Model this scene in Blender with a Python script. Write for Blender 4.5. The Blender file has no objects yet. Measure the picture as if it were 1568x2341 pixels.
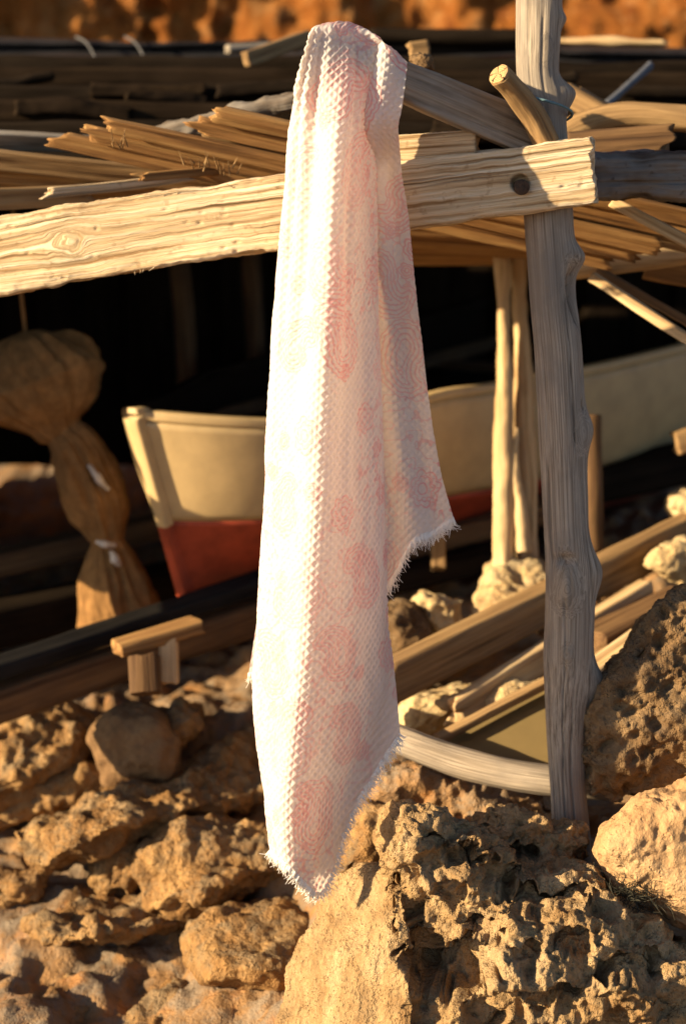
import bpy, bmesh, math, random
import numpy as np
from mathutils import Vector, Matrix

random.seed(7); rng = np.random.default_rng(7)
scene = bpy.context.scene
COL = scene.collection

# ------------------------------------------------------------------ camera
CAM = np.array([0.0, 0.0, 1.75]); PITCH = math.radians(10.0)
FPX = 2341.0 * 60.0 / 36.0
FWD = np.array([0, math.cos(PITCH), -math.sin(PITCH)])
UPV = np.array([0, math.sin(PITCH), math.cos(PITCH)])
cam = bpy.data.cameras.new('camera'); cam_o = bpy.data.objects.new('camera', cam); COL.objects.link(cam_o)
cam_o.location = CAM; cam_o.rotation_euler = (math.radians(90) - PITCH, 0, 0)
cam.sensor_fit = 'VERTICAL'; cam.sensor_height = 36.0; cam.lens = 60.0
cam.clip_start = 0.05; cam.clip_end = 400.0
cam.dof.use_dof = True; cam.dof.focus_distance = 3.24; cam.dof.aperture_fstop = 2.0
scene.camera = cam_o

# ------------------------------------------------------------------ sky and sun
SUN_AZ = math.radians(72.2)      # light travels this far to the right of the view direction
SUN_EL = math.radians(16.2)
w = bpy.data.worlds.new('World'); scene.world = w; w.use_nodes = True
nt = w.node_tree
sky = nt.nodes.new('ShaderNodeTexSky'); sky.sky_type = 'NISHITA'; sky.sun_disc = False
sky.sun_elevation = SUN_EL; sky.sun_rotation = math.radians(180) + SUN_AZ
sky.air_density = 0.6; sky.dust_density = 0.4; sky.ozone_density = 1.0
nt.links.new(sky.outputs[0], nt.nodes['Background'].inputs[0])
nt.nodes['Background'].inputs[1].default_value = 0.072
sun = bpy.data.lights.new('sun', 'SUN'); sun.energy = 5.0; sun.angle = math.radians(0.5); sun.color = (1.0, 0.79, 0.50)
sun_o = bpy.data.objects.new('sun', sun); COL.objects.link(sun_o)
TRAVEL = Vector((math.sin(SUN_AZ) * math.cos(SUN_EL), math.cos(SUN_AZ) * math.cos(SUN_EL), -math.sin(SUN_EL)))
sun_o.rotation_euler = TRAVEL.to_track_quat('-Z', 'Y').to_euler(); sun_o.location = (-4, -1, 4)
vs = scene.view_settings; vs.view_transform = 'Standard'; vs.look = 'None'; vs.exposure = 1.52; vs.gamma = 1.0
vs.use_curve_mapping = False
scene.render.engine = 'CYCLES'
scene.cycles.use_denoising = True
scene.cycles.max_bounces = 6; scene.cycles.transmission_bounces = 4

def P(u, v, d):
    """a point seen at photo position (u, v) of a 1568 x 2341 frame, d metres in front of the lens"""
    return CAM + d * (FWD + np.array([(u - 784.0) / FPX, 0, 0]) - (v - 1170.5) / FPX * UPV)
def PX(n, d): return n * d / FPX

# ------------------------------------------------------------------ noise
def _h(ix, iy, iz, seed):
    n = (ix * 374761393 + iy * 668265263 + iz * 1274126177 + seed * 974634777) & 0xffffffff
    n = ((n ^ (n >> 13)) * 1274126177) & 0xffffffff
    n = ((n ^ (n >> 15)) * 668265263) & 0xffffffff
    return ((n ^ (n >> 16)) & 0xffff) / 65535.0
def vnoise(p, seed=0):
    p = np.asarray(p, float); i = np.floor(p).astype(np.int64); f = p - i
    f = f * f * f * (f * (f * 6 - 15) + 10)
    x, y, z = i[:, 0], i[:, 1], i[:, 2]; r = 0
    for a in (0, 1):
        wa = f[:, 0] if a else 1 - f[:, 0]
        for b in (0, 1):
            wb = f[:, 1] if b else 1 - f[:, 1]
            for c in (0, 1):
                wc = f[:, 2] if c else 1 - f[:, 2]
                r = r + wa * wb * wc * _h(x + a, y + b, z + c, seed)
    return r * 2 - 1
def fbm(p, octv=4, seed=0, gain=0.5):
    r = 0; a = 1.0; p = np.asarray(p, float)
    for k in range(octv):
        r = r + a * vnoise(p + 17.3 * k, seed + k); p = p * 2.03; a *= gain
    return r
def ridged(p, octv=4, seed=0, gain=0.5):
    r = 0; a = 1.0; p = np.asarray(p, float)
    for k in range(octv):
        r = r + a * (1 - 2 * np.abs(vnoise(p + 9.1 * k, seed + k))); p = p * 2.07; a *= gain
    return r
def worley(p, seed=0):
    p = np.asarray(p, float); i = np.floor(p).astype(np.int64); f = p - i
    F = np.full(len(p), 9.0); ID = np.zeros(len(p))
    for a in (-1, 0, 1):
        for b in (-1, 0, 1):
            for c in (-1, 0, 1):
                x, y, z = i[:, 0] + a, i[:, 1] + b, i[:, 2] + c
                d = (a + _h(x, y, z, seed) - f[:, 0]) ** 2 + (b + _h(x, y, z, seed + 5) - f[:, 1]) ** 2 + (c + _h(x, y, z, seed + 9) - f[:, 2]) ** 2
                m = d < F; F = np.where(m, d, F); ID = np.where(m, _h(x, y, z, seed + 21), ID)
    return np.sqrt(F), ID
def sstep(a, b, x):
    t = np.clip((x - a) / (b - a), 0, 1); return t * t * (3 - 2 * t)

# ------------------------------------------------------------------ mesh helpers
def mk(name, verts, faces, mat, parent=None, attrs=None, smooth=True, origin=None):
    """one mesh object from numpy arrays; faces = list of (n, k) index arrays"""
    verts = np.asarray(verts, float)
    if origin is None: origin = np.zeros(3)
    me = bpy.data.meshes.new(name)
    me.vertices.add(len(verts)); me.vertices.foreach_set('co', (verts - origin).astype(np.float32).ravel())
    faces = [np.asarray(f, dtype=np.int32) for f in faces if len(f)]
    loops = np.concatenate([f.ravel() for f in faces])
    tot = np.concatenate([np.full(len(f), f.shape[1], dtype=np.int32) for f in faces])
    start = np.concatenate([[0], np.cumsum(tot)[:-1]]).astype(np.int32)
    me.loops.add(len(loops)); me.loops.foreach_set('vertex_index', loops)
    me.polygons.add(len(tot)); me.polygons.foreach_set('loop_start', start)
    me.update(calc_edges=True)
    me.polygons.foreach_set('use_smooth', np.full(len(tot), smooth))
    for k, a in (attrs or {}).items():
        a = np.asarray(a, np.float32)
        if a.ndim == 2:
            at = me.attributes.new(k, 'FLOAT_VECTOR', 'POINT'); at.data.foreach_set('vector', a.ravel())
        else:
            at = me.attributes.new(k, 'FLOAT', 'POINT'); at.data.foreach_set('value', a)
    me.validate(clean_customdata=False)
    if mat: me.materials.append(mat)
    o = bpy.data.objects.new(name, me); COL.objects.link(o)
    o.location = origin
    if parent is not None:
        o.parent = parent; o.location = Vector(origin) - parent.location
    return o
def tag(o, label=None, cat=None, group=None, kind=None):
    if label: o['label'] = label
    if cat: o['category'] = cat
    if group: o['group'] = group
    if kind: o['kind'] = kind
    return o
def empty(name, loc, label, cat, group=None):
    o = bpy.data.objects.new(name, None); COL.objects.link(o); o.location = loc; o.empty_display_size = 0.05
    return tag(o, label, cat, group)

def catmull(pts, n):
    pts = np.asarray(pts, float); k = len(pts)
    if k == 2:
        t = np.linspace(0, 1, n)[:, None]; return pts[0] * (1 - t) + pts[1] * t
    e = np.vstack([2 * pts[0] - pts[1], pts, 2 * pts[-1] - pts[-2]])
    tt = np.linspace(0, k - 1, n); i = np.minimum(tt.astype(int), k - 2); f = (tt - i)[:, None]
    a, b, c, d = e[i], e[i + 1], e[i + 2], e[i + 3]
    return 0.5 * (2 * b + (c - a) * f + (2 * a - 5 * b + 4 * c - d) * f ** 2 + (3 * b - a - 3 * c + d) * f ** 3)

def sweep(path, ry, rz, n_len, n_per, square=0.0, up=(0, 0, 1), disp=None, rag=(0, 0), ragf=40, seed=0, roll=0.0):
    """a round (square = 0) or squared (square = exponent) stick along a path. Returns verts, faces, gc (grain coords), meta"""
    path = catmull(path, n_len)
    ry = np.interp(np.linspace(0, 1, n_len), np.linspace(0, 1, len(np.atleast_1d(ry))), np.atleast_1d(ry)) if np.size(ry) > 1 else np.full(n_len, float(np.atleast_1d(ry)[0]))
    rz = np.interp(np.linspace(0, 1, n_len), np.linspace(0, 1, len(np.atleast_1d(rz))), np.atleast_1d(rz)) if np.size(rz) > 1 else np.full(n_len, float(np.atleast_1d(rz)[0]))
    T = np.gradient(path, axis=0); T /= np.linalg.norm(T, axis=1)[:, None]
    U = np.array(up, float)
    Y = np.cross(U[None, :], T); Y /= np.linalg.norm(Y, axis=1)[:, None]
    Z = np.cross(T, Y)
    if np.any(roll):
        c, s = np.cos(roll), np.sin(roll)
        c = np.reshape(c, (-1, 1)) if np.ndim(c) else c; s = np.reshape(s, (-1, 1)) if np.ndim(s) else s
        Y, Z = Y * c + Z * s, Z * c - Y * s
    L = np.concatenate([[0], np.cumsum(np.linalg.norm(np.diff(path, axis=0), axis=1))])
    if square:
        m0 = float(np.mean(ry)); m1 = float(np.mean(rz)); per = 4 * (m0 + m1)
        q = (np.arange(n_per) + 0.5) / n_per * per; sec = []
        for t in q:
            if t < 2 * m0: p = (-m0 + t, m1)
            elif t < 2 * m0 + 2 * m1: p = (m0, m1 - (t - 2 * m0))
            elif t < 4 * m0 + 2 * m1: p = (m0 - (t - 2 * m0 - 2 * m1), -m1)
            else: p = (-m0, -m1 + (t - 4 * m0 - 2 * m1))
            sec.append((p[0] / m0, p[1] / m1))
        sec = np.array(sec)[::-1]
        k = (np.abs(sec[:, 0]) ** square + np.abs(sec[:, 1]) ** square) ** (1 / square)
        sec = sec / k[:, None]
        nrm = np.sign(sec) * np.abs(sec) ** (square - 1); nrm /= np.linalg.norm(nrm, axis=1)[:, None]
    else:
        th = np.arange(n_per) / n_per * 2 * np.pi
        sec = np.stack([np.cos(th), np.sin(th)], 1); nrm = sec.copy()
    sy = ry[:, None] * sec[None, :, 0]; sz = rz[:, None] * sec[None, :, 1]
    gx = np.repeat(L[:, None], n_per, 1)
    gc = np.stack([gx, sy, sz], 2).reshape(-1, 3)
    th = np.arctan2(sec[:, 1], sec[:, 0]); TH = np.repeat(th[None], n_len, 0).reshape(-1)
    if disp is not None:
        dd = disp(gc, TH).reshape(n_len, n_per)
        sy = sy + dd * nrm[None, :, 0]; sz = sz + dd * nrm[None, :, 1]
    V = path[:, None, :] + sy[..., None] * Y[:, None, :] + sz[..., None] * Z[:, None, :]
    # ragged ends fade inward over a few rings
    Lt = L[-1]
    for e, (amt) in enumerate(rag):
        if amt:
            q = np.stack([sy[0 if e == 0 else -1] * ragf, sz[0 if e == 0 else -1] * ragf, np.full(n_per, seed + e * 7.7)], 1)
            o = amt * (fbm(q, 3, seed + 3))
            fall = np.clip(1 - (L if e == 0 else Lt - L) / (abs(amt) * 6 + 1e-6), 0, 1) ** 1
            V += (fall[:, None] * o[None, :])[..., None] * T[:, None, :] * (-1 if e == 0 else 1)
    verts = V.reshape(-1, 3); nv = n_len * n_per
    i = np.arange(n_len - 1)[:, None] * n_per; j = np.arange(n_per)[None]; jn = (j + 1) % n_per
    quads = np.stack([i + j, i + jn, i + n_per + jn, i + n_per + j], 2).reshape(-1, 4)
    extra = []; egc = []; q2 = []; tris = []
    for e, base in ((0, 0), (1, (n_len - 1) * n_per)):
        ring = verts[base:base + n_per]; gr = gc[base:base + n_per]; cen = ring.mean(0); cg = gr.mean(0); prev = np.arange(n_per) + base
        nrm_e = T[0] if e == 0 else -T[-1]
        for f in (0.94, 0.62, 0.3):
            rr = cen + (ring - cen) * f
            rr = rr + nrm_e * 0.0015 * vnoise(rr * 150, seed)[:, None] - nrm_e * (0.002 if f < .9 else 0.0015)
            idx = nv + sum(len(x) for x in extra) + np.arange(n_per)
            extra.append(rr); egc.append(cg + (gr - cg) * f)
            a, b = prev, idx; an, bn = np.roll(prev, -1), np.roll(idx, -1)
            q2.append(np.stack([a, b, bn, an] if e == 0 else [a, an, bn, b], 1)); prev = idx
        ci = nv + sum(len(x) for x in extra); extra.append(cen[None] - nrm_e * 0.002); egc.append(cg[None])
        tris.append(np.stack([prev, np.full(n_per, ci), np.roll(prev, -1)] if e == 0 else [prev, np.roll(prev, -1), np.full(n_per, ci)], 1))
    verts = np.vstack([verts] + extra); gc = np.vstack([gc] + egc)
    quads = np.vstack([quads] + q2); tris = np.vstack(tris)
    # sections run clockwise for squared sticks, so flip to keep normals outward
    return verts, [quads, tris], gc

def stick(name, path, ry, rz, mat, square=0.0, n_len=40, n_per=28, rough=0.0, rf=(2, 30, 30), up=(0, 0, 1), rag=(0, 0), ragf=40, parent=None, seed=None, roll=0.0, disp=None):
    seed = random.randint(1, 9999) if seed is None else seed
    def dd(gc, TH):
        r = rough * fbm(gc * np.array(rf) + seed, 4, seed)
        if disp is not None: r = r + disp(gc, TH)
        return r
    v, f, gc = sweep(path, ry, rz, n_len, n_per, square, up, dd, rag, ragf, seed, roll)
    return mk(name, v, f, mat, parent, {'gc': gc + np.array([seed * 0.37 % 5, 0, 0])}, True, np.asarray(path[0], float))

# ------------------------------------------------------------------ materials
def newmat(name):
    m = bpy.data.materials.new(name); m.use_nodes = True; t = m.node_tree
    b = t.nodes['Principled BSDF']; b.inputs['Specular IOR Level'].default_value = 0.2
    return m, t, b
def N(t, typ, **kw):
    n = t.nodes.new(typ)
    for k, v in kw.items(): setattr(n, k, v)
    return n
def noise(t, vec, scale, detail=4, rough=0.55, dist=0.0):
    n = N(t, 'ShaderNodeTexNoise'); n.inputs['Scale'].default_value = scale; n.inputs['Detail'].default_value = detail
    n.inputs['Roughness'].default_value = rough; n.inputs['Distortion'].default_value = dist
    if vec is not None: t.links.new(vec, n.inputs['Vector'])
    return n.outputs['Fac']
def ramp(t, fac, stops):
    n = N(t, 'ShaderNodeValToRGB'); cr = n.color_ramp
    while len(cr.elements) < len(stops): cr.elements.new(0.5)
    for e, (p, c) in zip(cr.elements, stops):
        e.position = p; e.color = (c, c, c, 1) if np.isscalar(c) else (*c, 1)
    t.links.new(fac, n.inputs[0]); return n.outputs[0]
def mixc(t, fac, a, b, mode='MIX'):
    n = N(t, 'ShaderNodeMix', data_type='RGBA', blend_type=mode)
    if np.isscalar(fac): n.inputs[0].default_value = fac
    else: t.links.new(fac, n.inputs[0])
    for i, x in ((6, a), (7, b)):
        if isinstance(x, tuple): n.inputs[i].default_value = (*x, 1)
        else: t.links.new(x, n.inputs[i])
    return n.outputs[2]
def math_(t, op, a, b=None):
    n = N(t, 'ShaderNodeMath', operation=op)
    for i, x in ((0, a), (1, b)):
        if x is None: continue
        if np.isscalar(x): n.inputs[i].default_value = x
        else: t.links.new(x, n.inputs[i])
    return n.outputs[0]
def vscale(t, vec, s):
    n = N(t, 'ShaderNodeVectorMath', operation='MULTIPLY'); t.links.new(vec, n.inputs[0]); n.inputs[1].default_value = s
    return n.outputs[0]
def bump(t, b, h, dist, strength=1.0):
    n = N(t, 'ShaderNodeBump'); n.inputs['Distance'].default_value = dist; n.inputs['Strength'].default_value = strength
    t.links.new(h, n.inputs['Height']); t.links.new(n.outputs[0], b.inputs['Normal'])

def wood(name, light, mid, dark, grain=55, crack=0.6, bmp=0.004, blotch=None, blotch_amt=0.5, rough=0.85, spots=0.0):
    m, t, b = newmat(name)
    at = N(t, 'ShaderNodeAttribute', attribute_name='gc'); gc = at.outputs['Vector']
    g1 = noise(t, vscale(t, gc, (2.2, grain, grain)), 1.0, 5, 0.6, 0.25)
    g2 = noise(t, vscale(t, gc, (9, grain * 4, grain * 4)), 1.0, 3, 0.6)
    base = ramp(t, g1, [(0.34, dark), (0.48, mid), (0.64, light)])
    fine = ramp(t, g2, [(0.3, 0.55), (0.65, 1.0)])
    col = mixc(t, 0.55, base, fine, 'MULTIPLY')
    ck = noise(t, vscale(t, gc, (1.1, grain * 0.8, grain * 0.8)), 1.0, 2, 0.5, 0.4)
    ckr = ramp(t, ck, [(0.30, 0.0), (0.36, 1.0)])
    ckm = math_(t, 'MULTIPLY', math_(t, 'SUBTRACT', 1.0, ckr), crack)
    col = mixc(t, ckm, col, tuple(0.35 * x for x in dark))
    big = noise(t, vscale(t, gc, (5, 9, 9)), 1.0, 4, 0.6)
    if blotch: col = mixc(t, math_(t, 'MULTIPLY', ramp(t, big, [(0.42, 0.0), (0.62, 1.0)]), blotch_amt), col, blotch)
    if spots:
        sp = noise(t, vscale(t, gc, (60, 70, 70)), 1.0, 2, 0.5)
        col = mixc(t, math_(t, 'MULTIPLY', ramp(t, sp, [(0.63, 0.0), (0.70, 1.0)]), spots), col, dark)
    t.links.new(col, b.inputs['Base Color']); b.inputs['Roughness'].default_value = rough; b.inputs['Specular IOR Level'].default_value = 0.2 if mid[0] > 0.05 else 0.03
    h = math_(t, 'ADD', math_(t, 'ADD', g1, math_(t, 'MULTIPLY', g2, 0.5)), math_(t, 'MULTIPLY', ckr, 0.6))
    bump(t, b, h, bmp); return m

M = {}
M['beam'] = wood('sunbleached_timber', (0.76, 0.64, 0.45), (0.58, 0.43, 0.25), (0.22, 0.12, 0.045), 120, 0.6, 0.005, (0.46, 0.31, 0.16), 0.35, spots=0.35)
M['drift'] = wood('grey_driftwood', (0.42, 0.35, 0.265), (0.30, 0.24, 0.175), (0.15, 0.115, 0.08), 330, 0.45, 0.0008, (0.16, 0.135, 0.11), 0.7)
M['plank'] = wood('weathered_grey_plank', (0.30, 0.25, 0.19), (0.20, 0.155, 0.11), (0.09, 0.065, 0.04), 60, 0.6, 0.003, (0.36, 0.33, 0.28), 0.35)
M['board'] = wood('resinous_board', (0.38, 0.22, 0.08), (0.25, 0.125, 0.042), (0.075, 0.034, 0.012), 48, 0.75, 0.004, (0.20, 0.10, 0.035), 0.4)
M['pale'] = wood('peeled_pale_pole', (0.60, 0.44, 0.24), (0.50, 0.34, 0.17), (0.26, 0.15, 0.06), 45, 0.35, 0.003, (0.38, 0.22, 0.10), 0.4)
M['tan'] = wood('tan_timber', (0.34, 0.215, 0.095), (0.25, 0.15, 0.063), (0.11, 0.06, 0.024), 50, 0.5, 0.003, (0.22, 0.13, 0.06), 0.4)
M['brown'] = wood('brown_timber', (0.17, 0.095, 0.04), (0.115, 0.06, 0.025), (0.05, 0.024, 0.01), 45, 0.5, 0.003, (0.07, 0.04, 0.02), 0.5)
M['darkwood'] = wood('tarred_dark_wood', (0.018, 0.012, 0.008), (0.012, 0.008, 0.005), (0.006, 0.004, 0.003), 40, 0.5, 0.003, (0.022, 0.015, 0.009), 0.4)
M['hutwood'] = wood('near_black_brown_wood', (0.024, 0.015, 0.008), (0.015, 0.009, 0.005), (0.006, 0.004, 0.002), 40, 0.5, 0.003, (0.025, 0.016, 0.01), 0.5)  # near-black brown; also stands in for shade inside the boat
M['black'] = wood('black_rail_coating', (0.018, 0.017, 0.016), (0.012, 0.011, 0.011), (0.006, 0.006, 0.006), 40, 0.2, 0.002, (0.03, 0.026, 0.022), 0.3, 0.6)
M['bark'] = wood('grey_bark', (0.17, 0.14, 0.11), (0.08, 0.055, 0.037), (0.035, 0.022, 0.014), 30, 0.6, 0.008, (0.24, 0.225, 0.20), 0.45, spots=0.5)

def stone(name, light, mid, dark, grey=None, grey_amt=0.0, sc=9.0, bmp=0.004, pore=0.5, orange=None):
    m, t, b = newmat(name)
    g = N(t, 'ShaderNodeNewGeometry'); pos = g.outputs['Position']
    a = noise(t, pos, sc, 7, 0.62, 0.3); c2 = noise(t, pos, sc * 9, 5, 0.65)
    col = ramp(t, a, [(0.30, dark), (0.48, mid), (0.68, light)])
    col = mixc(t, 0.45, col, ramp(t, c2, [(0.30, 0.45), (0.62, 1.0)]), 'MULTIPLY')
    if orange:
        o = noise(t, pos, sc * 1.7, 4, 0.6); col = mixc(t, math_(t, 'MULTIPLY', ramp(t, o, [(0.54, 0.0), (0.66, 1.0)]), 0.7), col, orange)
    if grey:
        n2 = noise(t, pos, sc * 1.1 + 3, 6, 0.7, 0.4)
        sx = N(t, 'ShaderNodeSeparateXYZ'); t.links.new(g.outputs['True Normal'], sx.inputs[0])
        f = math_(t, 'MULTIPLY', ramp(t, n2, [(0.42, 0.0), (0.58, 1.0)]), ramp(t, sx.outputs[2], [(0.0, 0.25), (0.7, 1.0)]))
        col = mixc(t, math_(t, 'MULTIPLY', f, grey_amt), col, grey)
    v = N(t, 'ShaderNodeTexVoronoi'); v.inputs['Scale'].default_value = sc * 14; t.links.new(pos, v.inputs['Vector'])
    pr = ramp(t, v.outputs['Distance'], [(0.10, 0.0), (0.34, 1.0)])
    t.links.new(col, b.inputs['Base Color']); b.inputs['Roughness'].default_value = 0.95; b.inputs['Specular IOR Level'].default_value = 0.1
    h = math_(t, 'ADD', math_(t, 'ADD', c2, math_(t, 'MULTIPLY', noise(t, pos, sc * 35, 4, 0.6), 0.5)), math_(t, 'MULTIPLY', math_(t, 'MULTIPLY', pr, ramp(t, noise(t, pos, sc * 4, 3, 0.6), [(0.42, 0.0), (0.6, 1.0)])), pore))
    bump(t, b, h, bmp); return m
M['lime'] = stone('pitted_limestone', (0.48, 0.33, 0.175), (0.37, 0.235, 0.108), (0.22, 0.12, 0.046), (0.16, 0.115, 0.07), 0.35, 11, 0.006, 0.8)
M['sandst'] = stone('smooth_sandstone', (0.46, 0.30, 0.155), (0.40, 0.24, 0.115), (0.28, 0.155, 0.07), None, 0, 7, 0.004, 0.5)
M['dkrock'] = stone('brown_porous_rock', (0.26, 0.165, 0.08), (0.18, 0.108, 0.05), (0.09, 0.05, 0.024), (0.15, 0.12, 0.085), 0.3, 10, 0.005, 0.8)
M['shelf'] = stone('ochre_shelf_rock', (0.45, 0.265, 0.105), (0.31, 0.165, 0.06), (0.12, 0.06, 0.023), (0.19, 0.15, 0.095), 0.65, 9, 0.009, 0.8)
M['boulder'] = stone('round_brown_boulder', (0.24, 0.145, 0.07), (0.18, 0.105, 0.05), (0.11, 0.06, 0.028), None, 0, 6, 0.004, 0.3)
M['palerock'] = stone('pale_yellow_rock', (0.62, 0.47, 0.25), (0.52, 0.36, 0.17), (0.30, 0.18, 0.08), (0.3, 0.26, 0.18), 0.4, 8, 0.005, 0.5)
M['ground'] = stone('rocky_ground', (0.38, 0.22, 0.10), (0.26, 0.145, 0.062), (0.12, 0.066, 0.03), (0.18, 0.155, 0.12), 0.7, 6, 0.006, 0.5, orange=(0.40, 0.17, 0.05))
M['cliff'] = stone('red_earth_cliff', (0.36, 0.145, 0.035), (0.28, 0.095, 0.018), (0.15, 0.045, 0.010), None, 0, 6.0, 0.02, 0.3, orange=(0.36, 0.18, 0.065))

def plain(name, col, rough=0.6, var=0.15, sc=30, bmp=0.0, spec=0.3):
    m, t, b = newmat(name)
    g = N(t, 'ShaderNodeNewGeometry'); a = noise(t, g.outputs['Position'], sc, 5, 0.6)
    c = mixc(t, ramp(t, a, [(0.35, 0.0), (0.65, 1.0)]), tuple(x * (1 - var) for x in col), tuple(min(1, x * (1 + var)) for x in col))
    t.links.new(c, b.inputs['Base Color']); b.inputs['Roughness'].default_value = rough; b.inputs['Specular IOR Level'].default_value = spec
    if bmp: bump(t, b, a, bmp)
    return m
M['white_paint'] = plain('white_boat_paint', (0.45, 0.315, 0.15), 0.5, 0.10, 12)
M['red_paint'] = plain('red_antifouling', (0.30, 0.045, 0.015), 0.6, 0.25, 14)
M['tarp'] = plain('black_tarpaulin', (0.012, 0.011, 0.012), 0.6, 0.4, 8, 0.01)
M['canvas'] = plain('brown_canvas', (0.22, 0.115, 0.042), 0.95, 0.25, 25, 0.004, 0.05)
M['rag'] = plain('pale_rag', (0.50, 0.45, 0.38), 0.95, 0.1, 40)
M['rust'] = plain('rusty_iron', (0.05, 0.028, 0.016), 0.8, 0.5, 120, 0.002)
M['twine'] = plain('teal_twine', (0.10, 0.17, 0.19), 0.8, 0.2, 200)
M['wire'] = plain('grey_wire', (0.09, 0.09, 0.09), 0.5, 0.1, 80)
M['ply'] = plain('olive_plywood', (0.15, 0.105, 0.04), 0.7, 0.08, 10)
M['weed'] = plain('dry_dark_seaweed', (0.035, 0.032, 0.02), 0.8, 0.3, 60)
M['bluepaint'] = plain('blue_grey_pole_paint', (0.07, 0.075, 0.09), 0.7, 0.2, 40)

def cloth_mat():
    m, t, b = newmat('pink_paisley_waffle_cotton')
    at = N(t, 'ShaderNodeAttribute', attribute_name='cl'); cl = at.outputs['Vector']
    pa_ = N(t, 'ShaderNodeAttribute', attribute_name='pr'); fac = math_(t, 'MULTIPLY', pa_.outputs['Fac'], 0.86)
    col = mixc(t, fac, (0.82, 0.77, 0.72), (0.80, 0.40, 0.39))
    th = noise(t, cl, 700, 2, 0.5)
    t.links.new(col, b.inputs['Base Color']); b.inputs['Roughness'].default_value = 0.95; b.inputs['Specular IOR Level'].default_value = 0.05
    bump(t, b, th, 0.0006)
    tr = N(t, 'ShaderNodeBsdfTranslucent'); tc = mixc(t, 1.0, col, (1.0, 0.92, 0.84), 'MULTIPLY'); t.links.new(tc, tr.inputs['Color'])
    mx = N(t, 'ShaderNodeMixShader'); mx.inputs[0].default_value = 0.50
    t.links.new(b.outputs[0], mx.inputs[1]); t.links.new(tr.outputs[0], mx.inputs[2])
    t.links.new(mx.outputs[0], t.nodes['Material Output'].inputs['Surface'])
    return m
def endgrain():
    m, t, b = newmat('sawn_end_grain'); at = N(t, 'ShaderNodeAttribute', attribute_name='gc'); sx = N(t, 'ShaderNodeSeparateXYZ'); t.links.new(at.outputs['Vector'], sx.inputs[0])
    rr_ = math_(t, 'SQRT', math_(t, 'ADD', math_(t, 'MULTIPLY', sx.outputs[1], sx.outputs[1]), math_(t, 'MULTIPLY', sx.outputs[2], sx.outputs[2])))
    rn = math_(t, 'ADD', math_(t, 'MULTIPLY', rr_, 1500.0), math_(t, 'MULTIPLY', noise(t, at.outputs['Vector'], 120, 2), 6.0))
    ang = math_(t, 'ARCTAN2', sx.outputs[2], sx.outputs[1]); cr = math_(t, 'SINE', math_(t, 'ADD', math_(t, 'MULTIPLY', ang, 5.0), math_(t, 'MULTIPLY', noise(t, at.outputs['Vector'], 90, 3), 7.0)))
    col = mixc(t, ramp(t, math_(t, 'SINE', rn), [(0.3, 0.0), (0.7, 1.0)]), (0.36, 0.21, 0.09), (0.50, 0.32, 0.15))
    ck = ramp(t, cr, [(0.93, 0.0), (0.97, 1.0)]); col = mixc(t, ck, col, (0.05, 0.03, 0.015))
    t.links.new(col, b.inputs['Base Color']); b.inputs['Roughness'].default_value = 0.9; bump(t, b, math_(t, 'SUBTRACT', 1.0, ck), 0.002); return m
M['endgrain'] = endgrain()
M['cloth'] = cloth_mat()
M['thread'] = plain('cotton_thread', (0.80, 0.74, 0.66), 0.95, 0.05, 60, 0, 0.05)

# ------------------------------------------------------------------ rocks
def hull_mesh(hulls):
    bm = bmesh.new()
    for pts in hulls:
        b2 = bmesh.new()
        for p in pts: b2.verts.new(p)
        bmesh.ops.convex_hull(b2, input=list(b2.verts))
        tmp = bpy.data.meshes.new('tmp'); b2.to_mesh(tmp); b2.free(); bm.from_mesh(tmp); bpy.data.meshes.remove(tmp)
    loose = [x for x in bm.verts if not x.link_faces]
    bmesh.ops.delete(bm, geom=loose, context='VERTS')
    bmesh.ops.recalc_face_normals(bm, faces=bm.faces)
    me = bpy.data.meshes.new('hull'); bm.to_mesh(me); bm.free(); return me
def blob(outline, d, bulge=0.1, back=0.25, lean=0.0):
    """closed lump behind a photo outline at distance d: bulges towards the lens, tapers behind. lean tips the face by depth per 1000 px of v"""
    o = np.array(outline, float); c = o.mean(0); pts = []
    for (u, v) in o:
        dd = d + lean * (c[1] - v) / 1000.0
        pts.append(P(u, v, dd))
        q = c + (np.array((u, v)) - c) * 0.72; pts.append(P(q[0], q[1], dd - bulge * 0.75))
        q = c + (np.array((u, v)) - c) * 0.40; pts.append(P(q[0], q[1], dd - bulge))
        q = c + (np.array((u, v)) - c) * 0.80; pts.append(P(q[0], q[1] , dd + back))
    return pts
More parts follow.
